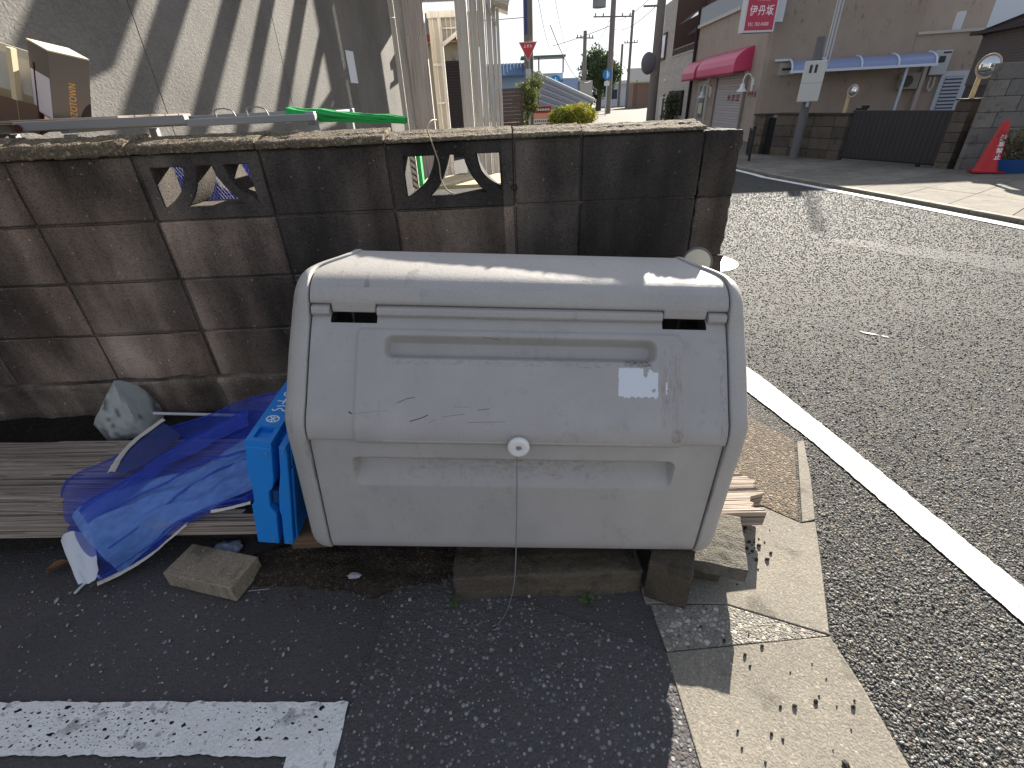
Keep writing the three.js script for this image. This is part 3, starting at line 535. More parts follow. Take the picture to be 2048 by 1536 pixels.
    for (let k = 0; k < 420; k++) { dab(g, r, r() * w, r() * h, 2 + r() * 4, 10 + r() * 60, '110,104,100', 0.02 + r() * 0.05); }
    for (let k = 0; k < 90; k++) { dab(g, r, r() * w, r() * h, 1 + r() * 3, 1 + r() * 3, '80,72,66', 0.1 + r() * 0.25); }
  });
  const lowMat = std({ map: lowMap, bumpMap: lidMat.bumpMap, bumpScale: 0.0005, roughness: 0.55 });
  part('front_panel', panel(lowP, 300, 110, 0.4725, lowD), lowMat, bin);
  // top cover with its two hinge tabs
  const topP = profile([[0.7975, -0.034], [0.7965, -0.018], [0.803, -0.0135], [0.822, -0.022], [0.838, -0.038], [0.849, -0.060], [0.856, -0.09], [0.862, -0.14], [0.866, -0.19], [0.858, -0.235], [0.83, -0.272], [0.78, -0.288], [0.6, -0.288], [0.2, -0.275]]);
  const tg = muv(panel(topP, 120, 160));
  const top = part('top_cover', tg, M.plastic, bin);
  for (const x of [-0.378, 0.377]) part('hinge_tab', rbox(x - 0.0495, x + 0.0495, 0.7785, 0.806, -0.03, -0.0125, 0.004, 2), M.plastic, top);
  // hinge strip on the lid, in three lengths
  for (const [a, b] of [[-0.4715, -0.4315], [-0.325, 0.324], [0.430, 0.4715]]) {
    const s = new THREE.Shape(); s.moveTo(-0.034, 0.772); s.lineTo(-0.014, 0.770); s.quadraticCurveTo(-0.003, 0.772, -0.004, 0.783); s.quadraticCurveTo(-0.006, 0.795, -0.018, 0.7945); s.lineTo(-0.034, 0.794); s.closePath();
    const fixed = new THREE.BufferGeometry();
    const rows = s.getPoints(8), v = [], idx = [];
    for (const X of [a, b]) for (const q of rows) v.push(X, q.y, q.x);
    const n = rows.length; for (let i = 0; i < n; i++) { const j = (i + 1) % n; idx.push(i, j, n + j, i, n + j, n + i); } for (let i = 1; i < n - 1; i++) { idx.push(0, i + 1, i); idx.push(n, n + i, n + i + 1); }
    fixed.setAttribute('position', new THREE.Float32BufferAttribute(v, 3)); fixed.setIndex(idx); fixed.computeVertexNormals();
    part('hinge_strip', muv(toCreasedNormals(fixed, 0.7)), M.plastic, lid);
  }
  // end caps
  const outline = [[0.178, 0.10], [0.172, 0.122], [0.184, 0.144], [0.21, 0.1535], [0.30, 0.1525], [0.45, 0.1475], [0.545, 0.146], [0.585, 0.138], [0.62, 0.112], [0.70, 0.055], [0.76, 0.010], [0.80, -0.006], [0.832, -0.022], [0.852, -0.05], [0.861, -0.09], [0.867, -0.14], [0.870, -0.19], [0.862, -0.235], [0.835, -0.277], [0.78, -0.294], [0.6, -0.294], [0.22, -0.282], [0.180, -0.255], [0.174, -0.1]];
  const oc = new THREE.CatmullRomCurve3(outline.map(([y, z]) => new THREE.Vector3(0, y, z)), true, 'centripetal').getSpacedPoints(180).slice(0, -1), N = oc.length;
  for (const sgn of [-1, 1]) {
    const pos = [], idx = [], K = 11, ring = (x, inset) => oc.forEach((p, i) => {
      const a = oc[(i + N - 1) % N], b = oc[(i + 1) % N], dy = b.y - a.y, dz = b.z - a.z, l = Math.hypot(dy, dz), w = 1 + 1.3 * step(0.74, 0.85, p.y);
      pos.push(sgn * (hw(p.y, p.z) + x), p.y + dz / l * -inset * w * -1, p.z + dy / l * -inset * w);
    });
    
    ring(0.001, 0.03); ring(0.001, 0.004); ring(0.0022, 0.001);
    for (let k = 0; k < K; k++) { const a = k / (K - 1) * Math.PI / 2 * 0.97; ring(0.006 + 0.052 * Math.sin(a), 0.046 * (1 - Math.cos(a))); }
    const rings = K + 3;
    for (let r = 0; r < rings - 1; r++) for (let i = 0; i < N; i++) { const j = (i + 1) % N, A = r * N + i, B = r * N + j, C = A + N, D = B + N; if (sgn > 0) idx.push(A, D, B, A, C, D); else idx.push(A, B, D, A, D, C); }
    const ci = pos.length / 3; pos.push(sgn * 0.534, 0.5, -0.08); const o = (rings - 1) * N;
    for (let i = 0; i < N; i++) { const j = (i + 1) % N; if (sgn > 0) idx.push(o + i, ci, o + j); else idx.push(o + i, o + j, ci); }
    const g = new THREE.BufferGeometry(); g.setAttribute('position', new THREE.Float32BufferAttribute(pos, 3)); g.setIndex(idx); g.computeVertexNormals();
    part('end_cap', muv(g, sgn * 0.37, 0.2), M.plastic, bin);
  }
  part('bottom_plate', box(-0.474, 0.474, 0.1705, 0.176, -0.27, 0.115), M.plastic, bin);
  // rail, knob and chain
  part('latch_rail', muv(new THREE.CapsuleGeometry(0.0042, 0.605, 4, 12).rotateZ(Math.PI / 2).translate(0.0, 0.5385, 0.1455)), M.plastic, lid);
  const knob = part('knob', muv(new THREE.LatheGeometry([[0, -0.002], [0.0075, -0.002], [0.0085, 0.001], [0.009, 0.003], [0.019, 0.003], [0.0225, 0.0015], [0.0245, -0.003], [0.0245, -0.011], [0.006, -0.013], [0.006, -0.024]].map(([r, z]) => new THREE.Vector2(r, z)), 48).rotateX(Math.PI / 2).translate(0, 0.5385, 0.167)), col(0xe9e7e3, { roughness: 0.4 }), lid);
  part('screw', new THREE.SphereGeometry(0.0062, 16, 8).scale(1, 1, 0.35).translate(0, 0.5385, 0.1655), M.zinc, knob);
  const W = (x, y, z) => bin.worldToLocal(new THREE.Vector3(x, y, z));
  const path = new THREE.CatmullRomCurve3([W(0.004, 0.522, -0.8335), W(-0.001, 0.383, -0.831), W(-0.006, 0.28, -0.829), W(-0.010, 0.194, -0.828), W(-0.016, 0.11, -0.828), W(-0.026, 0.05, -0.815), W(-0.046, 0.016, -0.782), W(-0.066, 0.0125, -0.756)]);
  const nb = Math.round(path.getLength() / 0.0042), b0 = new THREE.IcosahedronGeometry(0.0018, 1);
  part('ball_chain', path.getSpacedPoints(nb).map((p) => b0.clone().translate(p.x, p.y, p.z)), M.steel, bin);
  const rp = W(-0.074, 0.0125, -0.748); part('chain_ring', mv(new THREE.TorusGeometry(0.0085, 0.0016, 8, 28), rp.x, rp.y, rp.z, 1.2, 0.3, 0), M.steel, bin);
  // torn white sticker
  const at = (x, s, o) => { const [y, z, ny, nz] = lidP.at(s / lidP.L), d = lidD(x, s) + o; return [x, y + ny * d, z + nz * d]; };
  const r9 = rngOf(91);
  const stick = (x0, x1, s0, s1, nu, nv, skip) => {
    const g = sheet(nu, nv, (u, v) => at(x0 + (x1 - x0) * u + (u === 0 || u === 1 ? (r9() - 0.5) * 0.002 : 0), s0 + (s1 - s0) * v + (v === 0 || v === 1 ? (r9() - 0.5) * 0.0025 : 0), 0.0007));
    const keep = []; const ix = g.index.array; for (let k = 0; k < ix.length; k += 6) { const q = k / 6; if (!skip(q % nu / nu, Math.floor(q / nu) / nv)) for (let m = 0; m < 6; m += 3) keep.push(ix[k + m], ix[k + m + 2], ix[k + m + 1]); }
    g.setIndex(keep); g.computeVertexNormals(); return g;
  };
  part('sticker', [stick(0.222, 0.312, 0.128, 0.196, 30, 22, (u, v) => (u > 0.6 && v < 0.25 * vn(u * 9, 2) * 1.6 - 0.02) || Math.hypot((u - 0.87) * 1.3, v - 0.72) < 0.06 || (v > 0.93 && vn(u * 12, 5) > 0.55)), stick(0.329, 0.3335, 0.16, 0.187, 2, 8, (u, v) => v > 0.5 && u > 0.4 && v < 0.7)], col(0xd9dde2, { roughness: 0.7 }), lid);
}

// ---------- round lid leaning behind the bin ----------
{
  const t = thing('round_reflector', 'thick round disc with pale face and grey rim behind the right end of the bin', 'round disc', [0.555, 0.775, -1.36], -0.32);
  t.rotation.x = -0.2;
  part('rim', muv(new THREE.LatheGeometry([[0.0375, -0.022], [0.042, -0.02], [0.0425, 0.0], [0.042, 0.008], [0.039, 0.009], [0.037, 0.006]].map(([r, z]) => new THREE.Vector2(r, z)), 40).rotateX(Math.PI / 2)), col(0x6d6d6c, { roughness: 0.5 }), t);
  part('face', muv(new THREE.CylinderGeometry(0.038, 0.038, 0.006, 40).rotateX(Math.PI / 2).translate(0, 0, 0.003)), col(0xc9c7b4, { roughness: 0.4 }), t);
  part('back_plate', muv(new THREE.CylinderGeometry(0.0385, 0.0385, 0.004, 40).rotateX(Math.PI / 2).translate(0, 0, -0.02)), col(0x555555), t);
  part('post', bar([0, -0.03, -0.03], [0, -0.74, -0.18], 0.011), col(0x5c5a58), t);
}

// ---------- blue folding crate ----------
{
  const t = thing('folding_crate', 'folded bright blue plastic crate standing against the left end of the bin', 'crate', [-0.732, 0.172, -0.93]);
  t.rotation.order = 'YXZ'; t.rotation.set(0, 0.03, -0.215);
  const blue = col(0x1b86dc, { roughness: 0.45, bumpMap: T.grain, bumpScale: 0.0004 }), blue2 = col(0x1474c8, { roughness: 0.45 });
  const ext = (pts, depth, b = 0.0025) => muv(new THREE.ExtrudeGeometry(new THREE.Shape(pts.map(([x, y]) => new THREE.Vector2(x, y))), { depth: depth - 2 * b, bevelEnabled: true, bevelSize: b, bevelOffset: -b, bevelThickness: b, bevelSegments: 2 }).translate(0, 0, -depth + b));
  const main = part('outer_shell', ext([[0.004, 0], [0.06, 0], [0.061, 0.115], [0.047, 0.14], [0.047, 0.195], [0.056, 0.205], [0.062, 0.235], [0.0635, 0.34], [0.002, 0.34], [0, 0.24], [0.007, 0.225], [0.007, 0.15], [0.0, 0.14]], 0.36), blue, t);
  // top web with a recess at its near end
  part('top_web', [box(0.0025, 0.063, 0.34, 0.356, -0.358, -0.062), box(0.0025, 0.063, 0.34, 0.356, -0.018, -0.002), box(0.0025, 0.016, 0.34, 0.356, -0.062, -0.018), box(0.052, 0.063, 0.34, 0.356, -0.062, -0.018), box(0.0025, 0.063, 0.34, 0.3435, -0.3, -0.01)], blue, t);
  const mark = canvasTex(128, 512, (g) => {
    g.fillStyle = '#1b86dc'; g.fillRect(0, 0, 128, 512); g.strokeStyle = '#e6edf5'; g.lineWidth = 8; g.lineCap = 'round';
    g.beginPath(); g.arc(64, 440, 31, 0, 7); g.stroke(); g.beginPath(); g.moveTo(44, 420); g.lineTo(84, 460); g.moveTo(84, 420); g.lineTo(44, 460); g.moveTo(64, 411); g.lineTo(64, 426); g.moveTo(64, 454); g.lineTo(64, 470); g.stroke();
    g.lineWidth = 9; g.beginPath(); g.moveTo(30, 352); g.quadraticCurveTo(40, 372, 52, 352); g.quadraticCurveTo(66, 318, 84, 350); g.quadraticCurveTo(98, 372, 100, 330); g.stroke();
    g.beginPath(); g.moveTo(46, 318); g.quadraticCurveTo(70, 300, 92, 312); g.moveTo(30, 262); g.lineTo(96, 262); g.moveTo(64, 232); g.lineTo(64, 290); g.stroke();
    g.beginPath(); g.arc(64, 180, 26, 0.4, 5.6); g.stroke();
  });
  part('printed_top', new THREE.PlaneGeometry(0.06, 0.24).rotateX(-Math.PI / 2).translate(0.033, 0.3568, -0.185), std({ map: mark, roughness: 0.45 }), main);
  part('fold_web', box(0.058, 0.083, 0.01, 0.325, -0.345, -0.055), blue2, t);
  const inner = part('inner_shell', ext([[0.074, 0.0], [0.098, 0.0], [0.100, 0.12], [0.100, 0.33], [0.096, 0.346], [0.081, 0.346], [0.079, 0.26], [0.072, 0.20], [0.069, 0.13], [0.073, 0.11]], 0.355), blue, t);
  part('side_rib', [rbox(0.1005, 0.108, 0.012, 0.27, -0.34, -0.012, 0.003, 1), rbox(0.1005, 0.105, 0.275, 0.335, -0.34, -0.016, 0.002, 1)], blue2, inner);
  const pin = (x, y) => part('pin', new THREE.CylinderGeometry(0.0042, 0.0042, 0.004, 14).rotateX(Math.PI / 2).translate(x, y, 0.001), col(0x86a9c8, { metalness: 0.5, roughness: 0.3 }), t);
  pin(0.05, 0.325); pin(0.09, 0.333); pin(0.047, 0.014); pin(0.086, 0.012);
  part('latch', rbox(0.05, 0.068, 0.145, 0.19, -0.03, -0.010, 0.003, 1), col(0x0e3f78), t);
}

// ---------- blue net over the planks ----------
{
  const up = [[-0.80, 0.35, -1.46], [-0.937, 0.325, -1.45], [-1.071, 0.285, -1.433], [-1.248, 0.245, -1.393], [-1.335, 0.225, -1.266], [-1.423, 0.215, -1.175], [-1.385, 0.205, -1.095]];
  const mid = [[-0.80, 0.27, -1.31], [-0.922, 0.25, -1.278], [-1.002, 0.24, -1.231], [-1.087, 0.232, -1.153], [-1.147, 0.222, -1.075], [-1.235, 0.205, -1.0], [-1.31, 0.12, -0.985]];
  const low = [[-0.77, 0.20, -1.09], [-0.809, 0.195, -1.05], [-0.886, 0.188, -1.04], [-1.003, 0.145, -1.012], [-1.117, 0.055, -1.006], [-1.185, 0.022, -0.98], [-1.252, 0.012, -0.945]];
  const cu = [up, mid, low].map((a) => new THREE.CatmullRomCurve3(a.map((p) => new THREE.Vector3(...p))));
  const at = (u, v) => { const a = cu[0].getPoint(u), b = cu[1].getPoint(u), c = cu[2].getPoint(u); const w0 = (1 - v) * (1 - 2 * v), w1 = 4 * v * (1 - v), w2 = v * (2 * v - 1); return [a.x * w0 + b.x * w1 + c.x * w2, a.y * w0 + b.y * w1 + c.y * w2, a.z * w0 + b.z * w1 + c.z * w2]; };
  const fold = (u, v, k) => 0.007 * Math.sin(v * 21 + u * 6 + 4 * vn(u * 5, k)) * (0.3 + vn(u * 6 + k, v * 3)) + 0.008 * (vn(u * 14 + k, v * 9) - 0.5);
  const net = (c, op) => std({ color: c, roughness: 0.6, transparent: true, opacity: op, side: THREE.DoubleSide, map: dataTex(512, 512, (u, v) => { const a = 0.82 + 0.18 * (Math.abs(Math.sin(u * 3.1416 * 90)) > 0.45 || Math.abs(Math.sin(v * 3.1416 * 90)) > 0.45 ? 1 : 0) - 0.15 * vn(u * 30, v * 30, 30); return [a, a, a]; }, true) });
  const t = thing('blue_net', 'crumpled blue mesh net with white hems lying over the planks', 'net');
  const n1 = net(0x2850d0, 0.52), n2 = net(0x7fb0ff, 0.56);
  part('mesh_sheet', sheet(90, 60, (u, v) => { const p = at(u, v); return [p[0], p[1] + fold(u, v, 1) + 0.004, p[2]]; }), n1, t);
  part('mesh_fold', sheet(70, 30, (u, v) => { const p = at(0.04 + u * 0.84, 0.40 + 0.12 * Math.sin(u * 5) * (1 - v) + 0.1 * u * (1 - v) + (0.99 - 0.40) * v * (1 - 0.15 * (1 - u) * vn(u * 5, 1))); return [p[0], p[1] + fold(u, v, 6) + 0.012 + 0.008 * Math.sin(v * 3.1), p[2] + 0.006]; }), n2, t);
  part('mesh_ridge', sheet(60, 14, (u, v) => { const p = at(0.12 + u * 0.72, 0.30 + 0.2 * u + 0.16 * (v - 0.5)); return [p[0], p[1] + fold(u, v, 9) + 0.02 + 0.02 * Math.sin(v * 3.14), p[2]]; }), n1, t);
  for (const [v0, v1, k] of [[0.02, 0.03, 1], [0.60, 0.52, 2], [0.66, 0.84, 3], [0.97, 0.98, 5]]) part('gathered_fold', tube([...Array(16).keys()].map((i) => { const u = 0.05 + i / 15 * (k > 1 && k < 5 ? 0.78 : 0.92), v = v0 + (v1 - v0) * u + 0.05 * (vn(u * 6, k * 3) - 0.5) * (k > 1 && k < 5 ? 1 : 0), p = at(u, Math.min(0.99, v)); return [p[0], p[1] + fold(u, v, 6) + (k > 1 ? 0.022 : 0.010), p[2] + (k > 1 ? 0.006 : 0)]; }), 0.0032, 90, 6), n1, t);
  part('mesh_flap', sheet(30, 14, (u, v) => { const a = new THREE.CatmullRomCurve3([[-1.235, 0.268, -1.14], [-1.268, 0.268, -1.277], [-1.235, 0.278, -1.395]].map((p) => new THREE.Vector3(...p))).getPoint(u), b = new THREE.CatmullRomCurve3([[-1.2, 0.268, -1.135], [-1.15, 0.272, -1.18], [-1.12, 0.275, -1.31]].map((p) => new THREE.Vector3(...p))).getPoint(u); return [a.x + (b.x - a.x) * v, a.y + (b.y - a.y) * v + 0.008 * Math.sin(v * 3.1), a.z + (b.z - a.z) * v]; }), net(0x33478c, 0.85), t);
  const hem = col(0xd0c9bc, { roughness: 0.9 });
  const band = (pts, w, name = 'hem') => { const c = new THREE.CatmullRomCurve3(pts.map((p) => new THREE.Vector3(...p))); return part(name, toCreasedNormals(sheet(40, 4, (u, v) => { const p = c.getPoint(u), d = c.getTangent(u); const q = (v - 0.5) * w * (0.8 + 0.4 * vn(u * 12, 3)); return [p.x - d.z * q, p.y + 0.006 * Math.cos((v - 0.5) * 3) + 0.002 * vn(u * 30, v * 3), p.z + d.x * q]; }), 0.7), hem, t); };
  band([[-1.232, 0.274, -1.132], [-1.258, 0.274, -1.21], [-1.264, 0.276, -1.29], [-1.232, 0.284, -1.40]], 0.02);
  band([[-1.255, 0.016, -0.938], [-1.19, 0.028, -0.972], [-1.117, 0.06, -0.998], [-1.03, 0.125, -1.003], [-0.97, 0.17, -1.01]], 0.018);
  band([[-0.9, 0.196, -1.03], [-0.85, 0.20, -1.036], [-0.79, 0.205, -1.05]], 0.012);
  part('white_tarp', sheet(20, 14, (u, v) => { const A = [-1.338, 0.135, -1.0], B = [-1.255, 0.165, -1.02], C = [-1.268, 0.03, -0.915], D = [-1.215, 0.06, -0.94]; const p = A.map((a, k) => (a + (B[k] - a) * u) * (1 - v) + (C[k] + (D[k] - C[k]) * u) * v); return [p[0], p[1] + 0.012 * Math.sin(u * 5 + v * 2) + 0.008 * vn(u * 6, v * 6) + 0.012, p[2] + 0.01]; }), col(0xcfd2d6, { roughness: 0.85, side: THREE.DoubleSide }), t);
  part('draw_cord', tube([[-1.312, 0.008, -0.915], [-1.306, 0.008, -0.95], [-1.285, 0.009, -0.972], [-1.262, 0.014, -0.958]], 0.0038, 24, 8), col(0xe2e4e6), t);
}
solo('white_rod', bar([-1.325, 0.262, -1.482], [-0.98, 0.268, -1.432], 0.0055), col(0xc9cbd0, { roughness: 0.5 }), 'thin white rod behind the net, right of the pale rock', 'rod');

// ---------- rock, brick, litter ----------
{
  const g = new THREE.IcosahedronGeometry(1, 5), r = rngOf(15), planes = [];
  planes.push([-0.66, 0.72, 0.2, 0.60], [0.90, 0.42, 0.1, 0.55], [-0.9, -0.43, 0.1, 0.78], [0.05, 0.42, 0.9, 0.46], [0.2, -0.35, 0.92, 0.52], [-0.5, 0.1, 0.86, 0.56], [0, -1, 0, 0.85], [0.75, 0.1, 0.65, 0.62], [0.98, -0.2, 0, 0.72]);
  for (let k = 0; k < 6; k++) { const z = r() * 2 - 1, a = r() * 6.283, q = Math.sqrt(1 - z * z); planes.push([q * Math.cos(a), z, q * Math.sin(a), 0.78 + r() * 0.2]); }
  g.deleteAttribute('uv'); g.deleteAttribute('normal'); const m = mergeVertices(g, 1e-4), p = m.attributes.position, c = [];
  for (let i = 0; i < p.count; i++) {
    let x = p.getX(i), y = p.getY(i), z = p.getZ(i), k = 1; for (const [a, b, e, d] of planes) { const q = a * x + b * y + e * z; if (q > 0) k = Math.min(k, d / q); }
    k *= 1 + 0.07 * n3(x, y, z, 9) + 0.05 * n3(x, y, z, 22); p.setXYZ(i, x * k * 0.125, y * k * 0.155, z * k * 0.11);
    const edge = y * k + 0.18 * x + 0.25 * (vn(x * 6 + 3, z * 6) - 0.5), up = edge > -0.22, s = vn(x * 40, y * 40 + z * 40), bl = vn(x * 4 + 9, y * 4 + z * 4) > 0.78;
    const l = up ? (bl ? 0.2 : 0.62 + 0.22 * s) : 0.2 + 0.36 * s; c.push(l * (up ? 0.96 : 1), l * (up ? 1.0 : 0.98), l * (up ? 0.93 : 1.04));
  }
  m.setAttribute('color', new THREE.Float32BufferAttribute(c, 3)); m.computeVertexNormals();
  const o = solo('rock', muv(toCreasedNormals(m, 0.5)), std({ vertexColors: true, roughness: 0.95, bumpMap: (() => { const b = T.gravelly.bumpMap.clone(); b.repeat.set(5, 5); return b; })(), bumpScale: 0.006 }), 'pale angular rock with lichen against the foot of the block wall', 'rock'); o.position.set(-1.465, 0.225, -1.51); o.rotation.set(0.0, 0.1, 0.0);
  const b = solo('concrete_brick', rough(new RoundedBoxGeometry(0.24, 0.058, 0.112, 10, 0.004), 0.0022, 34, 4), std({ ...T.conc, color: 0xfff2e0, bumpScale: 0.003, roughness: 0.95 }), 'loose grey-brown concrete brick lying on the asphalt', 'brick'); b.position.set(-0.912, 0.033, -0.952); b.rotation.set(0, -0.27, 0);
  const foil = rough(new THREE.SphereGeometry(0.035, 40, 20).scale(1.1, 0.32, 0.7), 0.02, 60, 7); const f = solo('crumpled_wrapper', foil, col(0xa9b6cc, { roughness: 0.35 }), 'small crumpled bluish plastic wrapper behind the brick', 'litter'); f.position.set(-0.925, 0.014, -1.055);
  const lf = sheet(14, 6, (u, v) => { const w = 0.016 * Math.sin(Math.PI * Math.min(1, u * 1.02)) * (v - 0.5) * 2; return [u * 0.06, 0.008 + 0.012 * Math.abs(v - 0.5) * 2 + 0.008 * Math.sin(u * 3), w]; });
  const l1 = solo('dry_leaf', lf, col(0x7a5638, { side: THREE.DoubleSide }), 'curled brown dry leaf in front of the plank beside the net', 'leaf'); l1.position.set(-1.445, 0.008, -0.985); l1.rotation.y = 0.6;
  const tw = solo('twig', bar([-0.79, 0.01, -0.895], [-0.73, 0.012, -0.897], 0.0013, 6), col(0x9b948a), 'thin pale twig on the asphalt right of the brick', 'twig');
  solo('clear_wrapper', rough(new THREE.SphereGeometry(0.011, 30, 16).scale(1.9, 0.35, 0.8), 0.008, 110, 2).translate(-0.475, 0.05, -0.9), new THREE.MeshPhysicalMaterial({ color: 0xe8e8e8, roughness: 0.2, transmission: 0.6, thickness: 0 }), 'scrap of clear plastic under the front of the bin', 'litter');
  // two small weeds at the step
  for (const [x, z, n, lab] of [[-0.19, -0.822, 7, 'left'], [0.18, -0.815, 9, 'right']]) {
    const w = thing('weed', `tiny green weed at the foot of the concrete step, the ${lab} one of two`, 'weed', [x, 0.008, z], 0, 'weeds at the step');
    const gs = []; for (let k = 0; k < n; k++) { const a = k / n * 6.283 + rnd(), q = 0.008 + rnd() * 0.01; gs.push(mv(new THREE.CircleGeometry(0.006 + rnd() * 0.003, 7).scale(1, 0.75, 1), Math.cos(a) * q, 0.004 + rnd() * 0.012, Math.sin(a) * q, -1.2 + rnd() * 0.8, a, 0)); }
    part('leaves', gs, col(0x3c5228, { side: THREE.DoubleSide }), w); part('stem', bar([0, -0.004, 0], [0, 0.012, 0], 0.0012, 5), col(0x55622f), w);
  }
}

// ---------- raised yard behind the wall ----------
struct('yard_floor', prism([[-6, -1.795], [0.62, -1.795], [0.62, -9.5], [-6, -9.5]], -0.02, 0.10), M.concGrey);
// grey rendered building on the left
{
  const t = thing('rendered_building', 'grey rough-rendered building wall striped with diagonal shadows', 'building', [-1.4, 0, -7.4], 1.4312);
  const edges = [-7.2, -5.7, -4.14, -2.66, -1.2, 0.3];
  for (let k = 0; k < edges.length - 1; k++) part('wall_panel', rbox(edges[k] + 0.002, edges[k + 1] - 0.002, 0.0, 4.2, -0.12, 0, 0.003, 1), M.plaster, t);
  part('wall_core', box(-7.2, 0.3, 0.0, 4.2, -3, -0.11), M.concGrey, t);
  tag(part('paper_notice', box(-1.33, -1.13, 1.435, 1.725, 0.001, 0.004), col(0xd8dde2), t), 'blank pale paper notice');
}
// white timber shed frame: boards, posts and open roof slats
{
  const t = thing('timber_shed', 'white-washed timber shed frame of boards and posts behind the wall', 'shed', [0, -0.54, 0]); t.scale.setScalar(1.45);
  const P = (name, x0, x1, y0, y1, z0, z1, m = M.timber, par = t) => part(name, muv(new RoundedBoxGeometry(x1 - x0, y1 - y0, z1 - z0, 1, 0.004).translate((x0 + x1) / 2, (y0 + y1) / 2, (z0 + z1) / 2), x0 * 3.7, z0, true), m, par);
  const y0 = 0.44, y1 = 3.0;
  P('board', -1.095, -1.01, y0, 1.965, -6.02, -5.985); P('board', -1.005, -0.925, y0, y1, -6.02, -5.985); P('board', -1.06, -1.01, 1.97, y1, -6.018, -5.988);
  P('post', -0.92, -0.715, y0, y1, -6.06, -5.95, M.pine);
  // glazed lattice behind the post
  P('lattice_rail', -0.72, -0.36, 1.98, 2.04, -6.3, -6.26); P('lattice_rail', -0.70, -0.58, 1.56, 1.585, -6.3, -6.27); P('lattice_rail', -0.70, -0.58, 1.20, 1.225, -6.3, -6.27);
  P('lattice_stile', -0.612, -0.575, y0, 2.0, -6.3, -6.265); P('lattice_stile', -0.668, -0.655, y0, 2.0, -6.295, -6.275);
  part('lattice_pane', box(-0.71, -0.615, y0, 1.98, -6.290, -6.286), col(0xb9b2a4, { roughness: 0.6 }), t);
  part('gable_panel', muv(new THREE.ExtrudeGeometry(new THREE.Shape([[-0.575, 1.75], [-0.37, 1.875], [-0.37, 1.98], [-0.575, 1.98]].map((q) => new THREE.Vector2(...q))), { depth: 0.02, bevelEnabled: false }).translate(0, 0, -6.31)), col(0x9a948b), t);
  for (const x of [-0.53, -0.48, -0.43]) P('gable_bar', x, x + 0.009, 1.79, 1.985, -6.288, -6.276);
  P('gable_bar', -0.57, -0.37, 1.885, 1.897, -6.286, -6.274);
  const ra = part('rafter', rbox(0, 0.28, -0.035, 0.0, -0.02, 0.02, 0.003, 1), M.timber, t); ra.position.set(-0.585, 1.765, -6.27); ra.rotation.z = 0.53;
  for (let k = 0; k < 10; k++) P('added_shade_board', -0.72, -0.36, 2.075 + k * 0.094, 2.165 + k * 0.094, -6.02, -5.99);  // unseen boards above the view, added to shade the rendered wall
  // right hand posts
  P('post', -0.40, -0.285, y0, y1, -6.05, -5.97); P('post', -0.275, -0.262, y0, y1, -6.0, -5.99);
  P('board', -0.258, -0.185, y0, y1, -6.02, -5.985); P('board', -0.18, -0.118, y0, y1, -6.02, -5.985); P('post', -0.112, -0.1, y0, y1, -5.995, -5.96);
  P('board', -0.095, -0.045, y0, y1, -6.02, -5.985); P('post', -0.04, 0.0, y0, y1, -6.03, -5.98); P('board', 0.004, 0.035, y0, 2.0, -6.015, -5.985);
  const br = part('brace', rbox(-0.012, 0.012, 0, 0.3, -0.012, 0.012, 0.003, 1), M.timber, t); br.position.set(0.005, 1.86, -5.965); br.rotation.z = 0.4;
  const ev = part('eave_board', rbox(0, 0.16, -0.045, 0.0, -0.3, 0.3, 0.003, 1), M.timber, t); ev.position.set(-0.01, 2.07, -6.0); ev.rotation.z = -0.3;
  // hidden side boarding, added to keep sun off the rendered wall
  for (let k = 0; k < 6; k++) P('added_side_board', -1.06, -1.035, y0, y1, -6.03 - (k + 1) * 0.18, -6.035 - k * 0.18);
  // diagonal roof slats
  const slat = (x0, z0, x1, z1, w, y = 2.9) => { const dx = x1 - x0, dz = z1 - z0, L = Math.hypot(dx, dz), m = part('roof_slat', muv(new RoundedBoxGeometry(L, 0.05, w, 1, 0.004)), M.timber, t); m.position.set((x0 + x1) / 2, y, (z0 + z1) / 2); m.rotation.y = Math.atan2(-dz, dx); };
  slat(-1.0, -3.21, -0.22, -4.1, 0.19, 2.303); slat(-1.02, -3.49, 0.15, -4.84, 0.072, 2.303); slat(-1.02, -3.77, 0.24, -5.26, 0.058, 2.303); slat(-1.02, -3.985, 0.32, -5.64, 0.052, 2.303); slat(-1.02, -4.255, 0.4, -6.03, 0.058, 2.303); slat(-1.02, -4.6, 0.4, -6.25, 0.04, 2.303);
  P('roof_beam', -1.06, -1.01, 2.24, 2.275, -6.3, -3.2); P('roof_beam', 0.1, 0.15, 2.24, 2.275, -6.3, -4.75);
  P('front_beam', -1.09, 0.16, 2.18, 2.235, -5.94, -5.90);
}
// timber threshold seen through the pierced block
solo('low_deck', box(-1.2, 0.3, 0.102, 0.2, -8.4, -7.3), col(0xcbb894), 'pale low deck boards seen through the right pierced block', 'deck');
